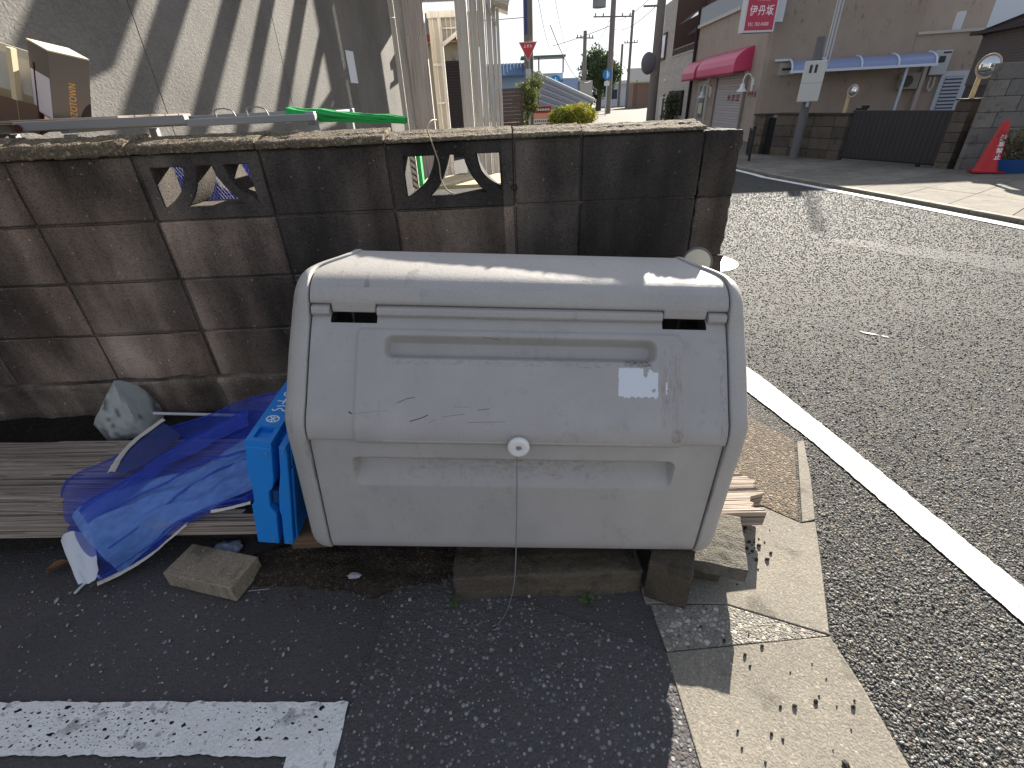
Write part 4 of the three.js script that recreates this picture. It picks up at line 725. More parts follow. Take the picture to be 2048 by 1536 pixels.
// aluminium rack with boxes
{
  const t = thing('aluminium_rack', 'low aluminium rack standing behind the left part of the wall', 'rack');
  const a = (n, ...q) => part(n, rbox(...q, 0.003, 1), M.alu, t);
  a('front_rail', -1.62, -1.05, 1.176, 1.203, -1.865, -1.835); a('front_rail', -1.052, -0.62, 1.168, 1.190, -1.867, -1.839);
  a('rear_rail', -2.2, -0.62, 1.163, 1.2, -2.36, -2.33); a('front_rail', -2.2, -1.80, 1.15, 1.19, -1.9, -1.87);
  for (const x of [-2.1, -1.5, -0.66]) { a('leg', x, x + 0.03, 0.1, 1.16, -2.36, -2.33); a('leg', x, x + 0.03, 0.1, 1.16, -1.9, -1.87); a('cross_rail', x, x + 0.03, 1.164, 1.196, -2.33, -1.867); }
  for (let k = 0; k < 5; k++) part('deck_board', rbox(-2.18, -1.3, 1.197, 1.209, -2.33 + k * 0.09, -2.245 + k * 0.09, 0.002, 1), M.plank, t);
  part('corner_bracket', [bar([-1.605, 1.185, -1.833], [-1.605, 1.185, -1.828], 0.012, 16)], col(0x4a1c16), t);
  part('wire_handle', tube([[-0.95, 1.192, -1.85], [-0.948, 1.212, -1.85], [-0.895, 1.21, -1.85], [-0.885, 1.192, -1.85]], 0.0022, 30, 6), M.alu, t);
  part('wire_handle', tube([[-0.845, 1.192, -1.85], [-0.843, 1.213, -1.85], [-0.785, 1.21, -1.85], [-0.775, 1.19, -1.85]], 0.0022, 30, 6), M.alu, t);
}
{
  // grey box with the gold shop lettering
  const t = thing('grey_carton', 'dark grey cardboard carton with upright gold lettering on the rack', 'carton', [-1.665, 1.212, -2.12], -0.5); t.rotation.order = 'ZYX';
  const grey = col(0x6d655f, { roughness: 0.9 });
  const face = canvasTex(256, 512, (g) => { g.fillStyle = '#6a635d'; g.fillRect(0, 0, 256, 512); g.fillStyle = 'rgba(30,24,26,.8)'; g.beginPath(); g.moveTo(256, 330); g.quadraticCurveTo(190, 360, 170, 512); g.lineTo(256, 512); g.fill(); g.translate(158, 530); g.rotate(-Math.PI / 2); g.fillStyle = '#d9a548'; g.font = '62px sans-serif'; g.fillText('ZOZOTOWN', 0, 0); });
  part('body', box(-0.06, 0.06, 0, 0.225, -0.06, 0.06), grey, t);
  part('printed_side', new THREE.PlaneGeometry(0.12, 0.225).rotateY(Math.PI / 2).translate(0.0612, 0.1125, 0), std({ map: face, roughness: 0.9 }), t);
  part('shipping_label', box(-0.055, 0.058, 0.005, 0.14, 0.0602, 0.0614), col(0xd9d4dc), t);
  part('top_flap', rbox(-0.062, 0.0625, 0.226, 0.231, -0.062, 0.062, 0.001, 1), col(0xcfc6ae), t);
  t.rotation.z = -0.40;
  const t2 = thing('open_carton', 'open pale carton with yellow edge at the left end of the rack', 'carton', [-1.87, 1.212, -2.12], 0.35); t2.rotation.order = 'ZYX'; t2.rotation.z = -0.4;
  const pale = col(0xb9b6aa, { roughness: 0.9 }), inn = col(0x4a2c22, { roughness: 0.95 });
  part('front_side', box(-0.11, 0.11, 0, 0.10, 0.08, 0.086), col(0x6e5748), t2); part('rear_side', box(-0.11, 0.11, 0, 0.245, -0.086, -0.08), pale, t2);
  part('left_side', box(-0.116, -0.11, 0, 0.23, -0.08, 0.08), col(0xd8b93c), t2); part('right_side', box(0.11, 0.116, 0, 0.245, -0.086, 0.086), inn, t2);
  const f = part('bent_flap', box(-0.1, 0.1, 0, 0.12, 0, 0.005), pale, t2); f.position.set(0, 0.12, 0.05); f.rotation.x = -0.35;
  part('bottom', box(-0.11, 0.11, 0, 0.006, -0.08, 0.08), inn, t2);
  const t3 = solo('yellow_panel', box(-0.01, 0.01, 0, 0.24, -0.06, 0.06), col(0xe0bd2c), 'thin bright yellow panel upright at the far left of the rack', 'panel'); t3.position.set(-1.955, 1.212, -2.02); t3.rotation.z = -0.4;
  const t4 = solo('cream_batten', box(-0.008, 0.008, 0, 0.235, -0.012, 0.012), col(0xd9c9a6), 'cream upright batten between the two cartons on the rack', 'batten'); t4.position.set(-1.79, 1.212, -2.07); t4.rotation.z = -0.4;
}
{ // green net bundle
  const g = sheet(120, 60, (u, v) => { const a = v * 6.283, w = 0.05 * (1 - 0.75 * u) + 0.006, h = 0.020 * (1 - 0.6 * u) + 0.003; const k = 1 + 0.5 * (fbm(u * 7 + 2, v * 5 + 3, 256, 3) - 0.5) + 0.07 * Math.sin(a * 9 + u * 14); return [-0.735 + u * 0.41, 1.19 - 0.032 * u + Math.sin(a) * h * k, -1.95 + 0.06 * u + Math.cos(a) * w * k]; });
  solo('green_net', g, std({ color: 0x12a04a, roughness: 0.7, side: THREE.DoubleSide }), 'rolled bright green netting lying behind the wall top', 'net');
  solo('green_board', rbox(-0.009, 0.009, 0.1, 1.04, -0.03, 0.03, 0.003, 1).translate(-0.408, 0, -2.6), col(0x18b257, { roughness: 0.6 }), 'upright bright green panel seen through the right pierced block', 'panel');
  solo('rusty_mat', rbox(-0.012, 0.012, 0.1, 1.05, -0.02, 0.02, 0.002, 1).translate(-0.44, 0, -2.61), std({ map: dataTex(256, 256, (u, v) => { const a = Math.abs(Math.sin((u * 8 + v * 10) * 3.14)); return a > 0.5 ? [0.75, 0.72, 0.68] : [0.2, 0.17, 0.16]; }, true, 0.3), roughness: 0.8 }), 'ribbed grey mat upright beside the green panel', 'mat');
  const s = sheet(30, 20, (u, v) => [-1.48 + u * 0.36, 0.80 + v * 0.26 - 0.03 * u, -2.38 + 0.03 * vn(u * 5, v * 5) + 0.02 * Math.sin(u * 9 + v * 3)]);
  solo('blue_tarp', s, std({ map: canvasTex(256, 256, (g2) => { g2.fillStyle = '#2338a8'; g2.fillRect(0, 0, 256, 256); g2.fillStyle = '#e8eaf0'; g2.beginPath(); g2.moveTo(120, 60); g2.lineTo(150, 120); g2.lineTo(180, 110); g2.lineTo(165, 150); g2.lineTo(130, 130); g2.fill(); for (let k = 0; k < 22; k++) { g2.beginPath(); g2.arc(20 + k * 11, 222 + 10 * Math.sin(k * 2), 4, 0, 7); g2.fill(); } g2.fillRect(60, 40, 26, 10); }), side: THREE.DoubleSide, roughness: 0.6 }), 'deep blue printed tarp seen through the left pierced block', 'tarp');
  // wire mesh behind the left pierced block
  const wm = thing('wire_mesh', 'fine diamond wire mesh behind the left pierced block', 'wire mesh'); const wires = [];
  for (let k = -30; k < 44; k++) for (const d of [1, -1]) { const x = -1.62 + k * 0.014; const x2 = x + d * 0.3 * 0.55; const lo = Math.max(0, 0), c = (X) => Math.max(-1.62, Math.min(-1.0, X)); if (x > -1.62 && x < -1.0) { const t1 = (c(x2) - x) / (x2 - x); wires.push(bar([x, 0.8, -2.2], [x + (x2 - x) * t1, 0.8 + 0.3 * t1, -2.2], 0.0008, 4)); } }
  tag(part('wire', wires, M.zinc, wm), null, null, null, 'stuff'); part('frame', [box(-1.63, -1.62, 0.1, 1.11, -2.206, -2.194), box(-1.0, -0.99, 0.1, 1.11, -2.206, -2.194), box(-1.62, -1.0, 1.1, 1.11, -2.206, -2.194)], M.zinc, wm);
}

// ---------- houses beyond the shed ----------
{
  const t = thing('beige_house', 'beige house with red fascia and brown slatted shutter beyond the shed', 'house', [0, -0.36, 0]); t.scale.setScalar(1.3);
  part('wall', box(-4.2, -0.55, 0, 2.5, -16.5, -14.1), col(0xc8bc9e), t);
  const r = part('roof', box(-4.4, -0.4, 2.58, 3.0, -16.8, -13.7), col(0x8f8f90), t); part('fascia', box(-4.42, -0.38, 2.47, 2.6, -13.7, -13.66), col(0xa8423c), r); part('soffit', box(-4.4, -0.4, 2.44, 2.47, -14.1, -13.7), col(0xcbbf9f), r);
  part('downpipe', [box(-1.07, -0.9, 2.2, 2.3, -14.1, -14.0), bar([-0.985, 0, -14.05], [-0.985, 2.2, -14.05], 0.045)], col(0xb9b0a4), t);
  for (const x of [-1.32, -1.05]) part('vent_hood', new THREE.SphereGeometry(0.05, 12, 8).translate(x, 2.17, -14.06), col(0xa9a8a6), t);
  const s = part('shutter_frame', box(-1.5, -0.62, 0, 2.1, -14.05, -14.0), col(0x3c312e), t);
  for (let k = 0; k < 34; k++) part('slat', box(-1.5, -0.62, 0.06 + k * 0.06, 0.105 + k * 0.06, -13.998, -13.975), col(0x4a3f3b), s);
  const f = thing('brown_fence', 'dark brown slatted fence panel right of the shed', 'fence', [0, -0.36, 0]); f.scale.setScalar(1.3);
  for (let k = 0; k < 13; k++) part('slat', box(0.03, 0.33, 0.72 + k * 0.05, 0.765 + k * 0.05, -8.42, -8.4), col(0x453a37), f);
  part('post', [box(0.33, 0.36, 0, 1.38, -8.44, -8.38), box(0.0, 0.03, 0, 1.38, -8.44, -8.38)], col(0x3a302d), f);
  part('base_board', box(0.03, 0.33, 0.02, 0.715, -8.43, -8.39), col(0x4b403c), f);
}

// the buildings and street things below are drawn in units of 1.3 m
function built(...a) { const t = thing(...a); t.scale.setScalar(1.3); return t; }
function shopBlock(...a) { const t = thing(...a); t.scale.setScalar(1.64); return t; }   // the shop block stands farther back

// ---------- shop and neighbours across the road ----------
const wallTex = { map: T.plastic, bumpMap: T.plaster.bumpMap };
const beige = std({ ...wallTex, color: 0xf6e8dc, bumpScale: 0.002, roughness: 0.9 });
const glass = col(0x5a6470, { roughness: 0.12, metalness: 0.2 });
{
  const t = shopBlock('beauty_shop', 'beige shop building with two pink awnings, shutter and red sign', 'shop', [8.692, -0.768, -18.532], -1.644);
  const wall = part('wall', [box(-4.97, 0.02, 0, 3.1, -4, 0)], beige, t);
  part('upper_wall', box(-4.95, -1.75, 2.79, 3.15, 0.002, 0.03), col(0xa3a8ad), t);
  part('trim', box(-4.95, -1.7, 2.72, 2.79, 0.002, 0.07), col(0xc4c0ba), t);
  // awnings: ribs, bent cover
  const awning = (x0, x1, y0, y1, d) => {
    const s = new THREE.Shape(); s.moveTo(0.002, y0 + 0.02); s.lineTo(d, y0); s.lineTo(d, y0 + 0.12); s.lineTo(d * 0.92, y0 + (y1 - y0) * 0.55); s.quadraticCurveTo(d * 0.6, y1 * 0.985, 0.002, y1); s.closePath();
    const g = new THREE.ExtrudeGeometry(s, { depth: x1 - x0, bevelEnabled: true, bevelSize: 0.015, bevelThickness: 0.03, bevelSegments: 2, curveSegments: 6 }).rotateY(-Math.PI / 2).translate(x1, 0, 0);
    const p = g.attributes.position; for (let i = 0; i < p.count; i++) p.setZ(i, Math.abs(p.getZ(i)));
    const g2 = new THREE.BufferGeometry().copy(g); g2.computeVertexNormals();
    const a = part('awning', muv(g2), col(0xc83c68, { roughness: 0.4 }), t);
    part('valance', box(x0 - 0.02, x1 + 0.02, y0 - 0.05, y0 + 0.005, d - 0.012, d + 0.003), col(0xa52a50), a);
    for (let k = 0; k <= 3; k++) { const x = x0 + (x1 - x0) * k / 3; part('awning_rib', box(x - 0.008, x + 0.008, y0 + 0.01, y0 + 0.13, d + 0.001, d + 0.012), col(0xc05078), a); }
    return a;
  };
  awning(-3.35, -0.62, 1.56, 1.98, 0.36); awning(-4.85, -3.62, 1.54, 1.95, 0.36);
  const sf = part('shutter_box', box(-2.62, -0.66, 1.5, 1.6, 0.002, 0.08), col(0xbdb5b0), t);
  for (let k = 0; k < 26; k++) part('shutter_slat', rbox(-2.58, -0.70, 0.1 + k * 0.054, 0.1 + k * 0.054 + 0.048, 0.002, 0.022, 0.008, 1), k % 2 ? col(0xb3abad) : col(0xb8b1b2), sf);
  part('shutter_guide', box(-2.66, -2.59, 0, 1.5, 0.002, 0.06), col(0x8c857f), sf); part('shutter_guide', box(-0.69, -0.63, 0, 1.5, 0.002, 0.06), col(0x8c857f), sf);
  const letter = (text, x0, x1, y0, y1, z) => part('lettering', new THREE.PlaneGeometry(x1 - x0, y1 - y0).translate((x0 + x1) / 2, (y0 + y1) / 2, z), (() => { const m = canvasTex(384, 128, (g) => { g.clearRect(0, 0, 384, 128); glyphs(g, text, 12, 14, 100, '#7a2a2c', 0.11, 1.25); }); return std({ map: m, transparent: true, alphaTest: 0.5, roughness: 0.7 }); })(), t);
  letter('美容室', -1.75, -0.85, 0.98, 1.14, 0.026); letter('伊丹坂', -0.55, 0.0, 1.06, 1.2, 0.004);
  const door = part('door', box(-4.25, -3.3, 0, 1.46, 0.002, 0.03), col(0xb9b2ac), t); part('door_glass', box(-4.05, -3.5, 0.2, 1.35, 0.032, 0.04), glass, door); part('notice', box(-3.95, -3.6, 0.7, 0.95, 0.041, 0.044), col(0xd8d2b8), door);
  const lamp = (x, y) => { const l = part('wall_lamp', [bar([x, y, 0.002], [x, y, 0.03], 0.05, 16), bar([x, y - 0.12, 0.02], [x, y + 0.12, 0.02], 0.035, 10)], M.white, t); part('lamp_arm', tube([[x, y + 0.06, 0.03], [x, y + 0.17, 0.09], [x, y + 0.19, 0.17], [x, y + 0.10, 0.22], [x, y + 0.02, 0.22]], 0.014, 30, 8), M.white, l); part('lamp_shade', new THREE.LatheGeometry([[0.025, 0.08], [0.04, 0.06], [0.05, 0.0], [0.10, -0.06], [0.105, -0.07]].map((q) => new THREE.Vector2(...q)), 20).translate(x, y - 0.05, 0.22), col(0xdedede, { side: THREE.DoubleSide }), l); };
  lamp(-0.3, 1.3); lamp(-3.1, 1.2);
  part('drain_pipe', bar([-4.99, 0, 0.05], [-4.99, 3.2, 0.05], 0.045), col(0x2c2624), t);
  // box sign on brackets, standing out from the wall
  const s = shopBlock('shop_sign', 'red box sign with white characters high on the beige shop corner', 'sign', [7.96, 3.21, -17.9], 0.05);
  part('sign_case', rbox(-0.3, 0.3, -0.31, 0.34, -0.09, 0.09, 0.01, 1), col(0xd2d2d4), s);
  part('sign_panel', new THREE.PlaneGeometry(0.54, 0.58).translate(0, 0.015, 0.0915), std({ map: canvasTex(512, 496, (g) => { g.fillStyle = '#b8274a'; g.fillRect(0, 0, 512, 496); glyphs(g, '美容室', 150, 50, 72, '#f0dce2', 0.12, 1.1); glyphs(g, '伊丹坂', 50, 175, 130, '#f6e6ea', 0.10, 1.12); g.fillStyle = '#e8c2cc'; g.font = 'bold 62px sans-serif'; g.fillText('TEL 782-0488', 48, 440); }), roughness: 0.35 }), s);
  part('bracket', box(0.305, 0.5, -0.15, 0.28, -0.4, -0.02), col(0xc8ccd0), s);
}
{
  const t = shopBlock('tiled_apartment', 'pale tiled building with recessed balcony left of the shop', 'building', [8.692, -0.768, -18.532], -1.644);
  const tile = std({ map: dataTex(512, 512, (u, v) => { const j = Math.floor(v * 16), a = ((u * 6 + (j % 2) * 0.5) % 1), e = a < 0.03 || (v * 16) % 1 < 0.08, l = 0.68 + 0.06 * vn(Math.floor(u * 6 + (j % 2) * 0.5) * 3, j * 5) - (e ? 0.1 : 0); return [l, l * 0.955, l * 0.91]; }, true, 1.2), roughness: 0.8 });
  part('lower_wall', box(-10.3, -5.03, 0, 2.24, -3, -0.01), tile, t); part('left_wall', box(-10.3, -8.02, 2.24, 3.9, -3, -0.01), tile, t);
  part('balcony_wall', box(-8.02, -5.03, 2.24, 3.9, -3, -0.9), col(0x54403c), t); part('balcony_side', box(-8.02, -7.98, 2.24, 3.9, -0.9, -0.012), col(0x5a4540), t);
  part('ledge', box(-8.02, -5.03, 2.24, 2.28, -0.1, 0.02), col(0xbcb3a8), t);
  const r = part('railing', [box(-8.0, -5.03, 2.44, 2.465, -0.05, -0.02), ...[...Array(19).keys()].map((k) => box(-7.98 + k * 0.16, -7.965 + k * 0.16, 2.28, 2.44, -0.04, -0.03))], col(0x8e8a88), t);
  part('awning_blind', mv(box(-1.1, 1.1, -0.01, 0.01, 0, 0.5), -6.3, 3.35, -0.4, 0.6, 0, 0), col(0x4a4644), t); part('awning_blind', mv(box(-0.7, 0.7, -0.01, 0.01, 0, 0.35), -5.9, 2.95, -0.35, 0.7, 0, 0), col(0x403c3a), t);
  const w = part('window', box(-10.0, -9.0, 2.26, 3.05, -0.01, 0.05), col(0x5c4f49), t); part('pane', box(-9.93, -9.07, 2.33, 2.98, 0.051, 0.056), col(0xaeb8c4, { roughness: 0.2 }), w);
  const w2 = part('window', box(-7.6, -5.85, 0.6, 1.28, -0.01, 0.06), col(0x2c2a2e), t); for (let k = 0; k < 11; k++) part('louvre', box(-7.55, -5.9, 0.63 + k * 0.057, 0.665 + k * 0.057, 0.061, 0.075), col(0x3a383e), w2);
  const d = part('entrance', box(-9.1, -7.75, 0, 1.12, -0.008, 0.03), col(0xc7c2bc), t); part('door_gap', box(-8.6, -8.3, 0, 1.08, 0.031, 0.035), col(0x3a3634), d);
  part('vent_cap', new THREE.SphereGeometry(0.06, 12, 8).translate(-8.6, 1.62, 0.0), M.white, t); part('porch_lamp', box(-7.55, -7.4, 3.0, 3.12, -0.85, -0.75), M.white, t);
  part('air_pipe', [box(-5.4, -5.15, 2.5, 2.75, -0.35, -0.12)], col(0xb8b6b2), t);
}
// side of the shop towards the camera, lower wing and the house behind
const S0 = [8.692, -0.768, -18.532], SA = -0.303;
{
  const t = shopBlock('shop_annex', 'beige side wing with blue arched canopy over the gate', 'building', S0, SA);
  part('tall_wall', box(0.03, 2.5, 0, 2.75, -3.2, -0.002), std({ ...wallTex, color: 0xe6d8cb, bumpScale: 0.002, roughness: 0.9 }), t);
  part('low_wall', box(2.505, 5.5, 0, 1.95, -3, -0.01), std({ ...wallTex, color: 0xe8dacc, bumpScale: 0.002, roughness: 0.9 }), t);
  part('roof_trim', box(2.505, 5.5, 1.95, 1.99, -3, 0.03), col(0xb8b0a8), t);
  part('high_vent', [box(0.3, 0.6, 1.43, 1.63, -0.002, 0.03)], col(0xaaa49c), t); part('vent_slot', box(0.36, 0.56, 1.51, 1.55, 0.031, 0.034), col(0x3a3836), t);
  // barrel canopy
  const can = part('canopy', muv(sheet(14, 12, (u, v) => { const a = v * 1.5; return [0.45 + u * 2.3, 1.47 + 0.20 * Math.sin(a), 0.55 - 0.5 * (1 - Math.cos(a)) * 1.05]; })), std({ color: 0x8490b0, roughness: 0.25, side: THREE.DoubleSide }), t);
  for (const x of [0.45, 1.02, 1.6, 2.18, 2.75]) part('canopy_rib', tube([...Array(7).keys()].map((k) => { const a = k / 6 * 1.5; return [x, 1.475 + 0.205 * Math.sin(a), 0.56 - 0.5 * (1 - Math.cos(a)) * 1.05]; }), 0.017, 24, 8), col(0xc9d4e0), can);
  part('canopy_edge', [box(0.42, 2.78, 1.445, 1.485, 0.53, 0.57), box(0.2, 0.48, 1.665, 1.70, 0.02, 0.06)], col(0xcfd8e2), can); part('canopy_post', bar([2.35, 0, 0.5], [2.35, 1.45, 0.5], 0.022), col(0xb9c4d0), can);
  part('recess_post', box(2.76, 2.82, 0, 1.5, 0, 0.1), col(0xaaa09a), t);
  const ac = part('air_conditioner', rbox(2.42, 2.74, 1.1, 1.36, 0.0, 0.12, 0.01, 1), col(0x8d8a80), t); part('fan_grille', new THREE.CylinderGeometry(0.095, 0.095, 0.01, 20).rotateX(Math.PI / 2).translate(2.54, 1.23, 0.125), col(0x4c4a46), ac);
  const m = part('meter_box', rbox(2.86, 3.12, 1.31, 1.69, 0.0, 0.1, 0.01, 1), col(0xb4b7ba), t); part('meter_window', box(2.94, 3.04, 1.5, 1.6, 0.101, 0.106), col(0x3a3f48), m); part('meter_slot', box(2.98, 3.1, 1.64, 1.665, 0.101, 0.106), col(0x3a3836), m);
  part('pipe', tube([[2.93, 1.28, 0.04], [2.93, 1.12, 0.05], [2.97, 1.06, 0.05], [3.0, 1.12, 0.05], [3.0, 1.28, 0.04]], 0.014, 30, 8), col(0xb8b4ae), t);
  const d = part('door_frame', box(3.1, 3.62, 0.3, 1.36, -0.01, 0.04), col(0xb7bdc4), t); part('door_panel', box(3.17, 3.45, 0.35, 1.28, 0.041, 0.045), col(0x49505c), d); for (let k = 0; k < 11; k++) part('louvre', rbox(3.17, 3.45, 0.66 + k * 0.058, 0.695 + k * 0.058, 0.046, 0.06, 0.003, 1), col(0xa3abb6), d);
  const t2 = shopBlock('white_house', 'white house wall rising behind the low wing roof', 'house', S0, SA);
  part('wall', box(2.2, 9, 0, 3.6, -7, -3.6), col(0xd6dde6), t2);
  const a2 = shopBlock('roof_fan_unit', 'round-fan air conditioner on the low wing roof before the white house', 'air conditioner', S0, SA);
  part('case', rbox(2.9, 3.45, 1.99, 2.32, -1.0, -0.75, 0.02, 2), col(0xc9ccd0), a2); part('fan', new THREE.CylinderGeometry(0.12, 0.12, 0.012, 24).rotateX(Math.PI / 2).translate(3.08, 2.15, -0.744), col(0x6f747a), a2);
}
// gate wall, gate, pillars
{
  const t = built('gate_wall', 'low grey block wall with pillars beside the black gate', 'wall', [7.085, -0.36, -14.534], -1.185);
  const bm = [0x9a928c, 0x8d857f, 0xa69d96].map((c) => std({ ...T.conc, color: c, bumpScale: 0.003 }));
  const blocks = (x0, x1, y1, z0, z1, w, h) => { for (let y = 0; y < y1 - 0.01; y += h) for (let x = x0; x < x1 - 0.01; x += w) part('block', rbox(x + 0.004, Math.min(x + w, x1) - 0.002, y + 0.003, Math.min(y + h, y1) - 0.002, z0, z1, 0.006, 1), bm[Math.floor(rnd() * 3)], t); };
  blocks(-0.15, 0.12, 0.74, -0.18, 0.06, 0.27, 0.19); blocks(0.36, 1.86, 0.75, -0.12, 0.02, 0.42, 0.19); blocks(3.46, 3.66, 0.95, -0.16, 0.04, 0.2, 0.135);
  part('coping', [rbox(-0.17, 0.14, 0.742, 0.775, -0.2, 0.08, 0.006, 1), rbox(0.34, 1.88, 0.752, 0.79, -0.14, 0.04, 0.006, 1), rbox(3.44, 3.68, 0.952, 0.975, -0.18, 0.06, 0.006, 1)], M.concDark, t);
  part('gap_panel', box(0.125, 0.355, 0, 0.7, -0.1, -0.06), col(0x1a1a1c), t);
  const g = built('sliding_gate', 'black metal sliding gate panel between the pillars', 'gate', [7.085, -0.36, -14.534], -1.185);
  for (let k = 0; k < 20; k++) part('slat', box(1.9 + k * 0.0775, 1.9 + k * 0.0775 + 0.073, 0.09, 0.80, -0.05, -0.03), col(0x2a282b, { roughness: 0.5 }), g);
  part('top_rail', box(1.88, 3.46, 0.80, 0.825, -0.055, -0.025), col(0x3a3a40), g); part('bottom_rail', box(1.88, 3.46, 0.07, 0.095, -0.055, -0.025), col(0x222226), g);
  part('latch', [box(1.92, 2.1, 0.83, 0.86, -0.06, -0.02), box(2.02, 2.12, 0.86, 0.90, -0.07, -0.01)], col(0x2a2a2e), g); part('wheel', new THREE.CylinderGeometry(0.035, 0.035, 0.02, 16).rotateX(Math.PI / 2).translate(3.2, 0.05, -0.04), col(0x222222), g);
  // mirrors on yellow posts
  const mir = (n, lab, x, y0, y1, r, z) => { const m = built(n, lab, 'mirror', [7.085, -0.36, -14.534], -1.185); part('post', bar([x, y0, z], [x, y1 + r * 0.2, z], 0.03, 10), col(0xcdb98a), m); part('rim', new THREE.TorusGeometry(r, 0.012, 8, 28).translate(x + 0.08, y1, z + 0.04), col(0xc0a890), m); part('glass', new THREE.SphereGeometry(r * 2, 24, 10, 0, 6.3, 0, 0.5).rotateX(Math.PI / 2).translate(x + 0.08, y1, z + 0.035 - r * 1.76), col(0xc8ccd0, { metalness: 0.9, roughness: 0.08 }), m); };
  mir('convex_mirror', 'small convex mirror on a short post at the left end of the gate', 1.70, 0.77, 1.12, 0.09, -0.06); mir('convex_mirror', 'round pale mirror on a yellow post over the right gate pillar', 3.58, 0.96, 1.36, 0.14, -0.04);
}
{ // grey block wall and dark house at the far right
  const t = built('retaining_wall', 'tall grey concrete block wall at the right edge behind the cone', 'wall', [8.827, -0.331, -9.847], -0.30);
  const bm = [0xc9ccd2, 0xbfc2c8, 0xd4d6da].map((c) => std({ ...T.conc, color: c, bumpScale: 0.002 }));
  for (let r = 0; r < 7; r++) for (let k = -1; k < 12; k++) { const o = r % 2 ? 0.2 : 0, x0 = Math.max(0, k * 0.4 + o), x1 = (k + 1) * 0.4 + o; if (x1 - x0 > 0.05) part('block', rbox(x0 + 0.003, x1 - 0.003, r * 0.195 + 0.003, (r + 1) * 0.195 - 0.003, -0.12, 0, 0.004, 1), bm[Math.floor(rnd() * 3)], t); }
  part('mortar', box(0.006, 4.8, 0, 1.36, -0.11, -0.01), M.concDark, t);
  const h = built('dark_house', 'dark brown tiled house corner above the grey block wall', 'house', [8.827, -0.331, -9.847], -0.30);
  part('wall', box(0.62, 4.8, 1.1, 1.82, -2.2, -0.25), std({ map: dataTex(256, 256, (u, v) => { const l = 0.33 + 0.05 * vn(u * 60, v * 60, 60) - ((v * 26) % 1 < 0.12 ? 0.09 : 0); return [l, l * 0.9, l * 0.87]; }, true, 1) }), h);
  part('lower_wall', box(0.64, 4.8, 0, 1.1, -2.2, -0.3), col(0x4a4040), h);
  part('roof', [prism([[0.5, -2.4], [0.54, 0.02], [5, 0.02], [5, -2.4]], 1.82, 1.87)], col(0x3a3434), h);
  for (let k = 0; k < 10; k++) part('roof_tile', mv(new THREE.CylinderGeometry(0.05, 0.05, 2.2, 10, 1, false, 0, Math.PI).rotateX(Math.PI / 2), 0.6 + k * 0.12, 1.95, -1.1, -0.1, 0, 0), col(0x4a4342), h);
}
{ // cone and planter
  const t = built('traffic_cone', 'red traffic cone with white characters in front of the grey block wall', 'traffic cone', [8.719, -0.239, -9.144], -0.5);
  part('base', rbox(-0.17, 0.17, 0, 0.025, -0.17, 0.17, 0.01, 1), col(0x8f1d22), t);
  const cone = part('body', new THREE.LatheGeometry([[0.15, 0.025], [0.135, 0.05], [0.045, 0.60], [0.03, 0.63], [0.0, 0.632]].map((q) => new THREE.Vector2(...q)), 36), col(0xc2272b, { roughness: 0.5 }), t);
  const cl = canvasTex(128, 512, (g) => { g.clearRect(0, 0, 128, 512); glyphs(g, '駐車禁止', 14, 10, 100, '#f0e6e8', 0.16, 1.22, true); });
  part('lettering', sheet(8, 12, (u, v) => { const y = 0.47 - v * 0.32, r = 0.045 + (0.60 - y) / 0.55 * 0.09 + 0.002, a = (u - 0.5) * 0.1 / r + 0.35; return [Math.sin(a) * r, y, Math.cos(a) * r]; }), (() => { const m = std({ map: cl, transparent: true, alphaTest: 0.5 }); return m; })(), cone);
  const uvc = t.children[1].children[0].geometry.attributes.uv; for (let i = 0; i < uvc.count; i++) uvc.setY(i, 1 - uvc.getY(i));
  const p = built('planter', 'blue plastic planter with a tangled dry shrub right of the cone', 'planter', [9.02, -0.3, -9.0], -0.3);
  part('trough', muv(new THREE.CylinderGeometry(0.19, 0.15, 0.17, 24).scale(1.35, 1, 0.8).translate(0, 0.135, 0)), col(0x1a4a86, { roughness: 0.5 }), p);
  const gs = []; for (let k = 0; k < 420; k++) { const a = rnd() * 6.283, e = rnd(), q = Math.sqrt(rnd()) * (0.14 + 0.14 * e); gs.push(mv(new THREE.PlaneGeometry(0.03 + rnd() * 0.035, 0.018), Math.cos(a) * q * 1.2, 0.2 + e * 0.36, Math.sin(a) * q * 0.8, rnd() * 3, rnd() * 6, rnd() * 3)); }
  tag(part('foliage', gs, col(0x5c5a32, { side: THREE.DoubleSide }), p), null, null, null, 'stuff');
  const st = []; for (let k = 0; k < 14; k++) { const a = rnd() * 6.283; st.push(bar([Math.cos(a) * 0.05, 0.18, Math.sin(a) * 0.05], [Math.cos(a) * 0.25, 0.35 + rnd() * 0.2, Math.sin(a) * 0.17], 0.005, 5)); } part('stem', st, col(0x5a4a34), p);
}
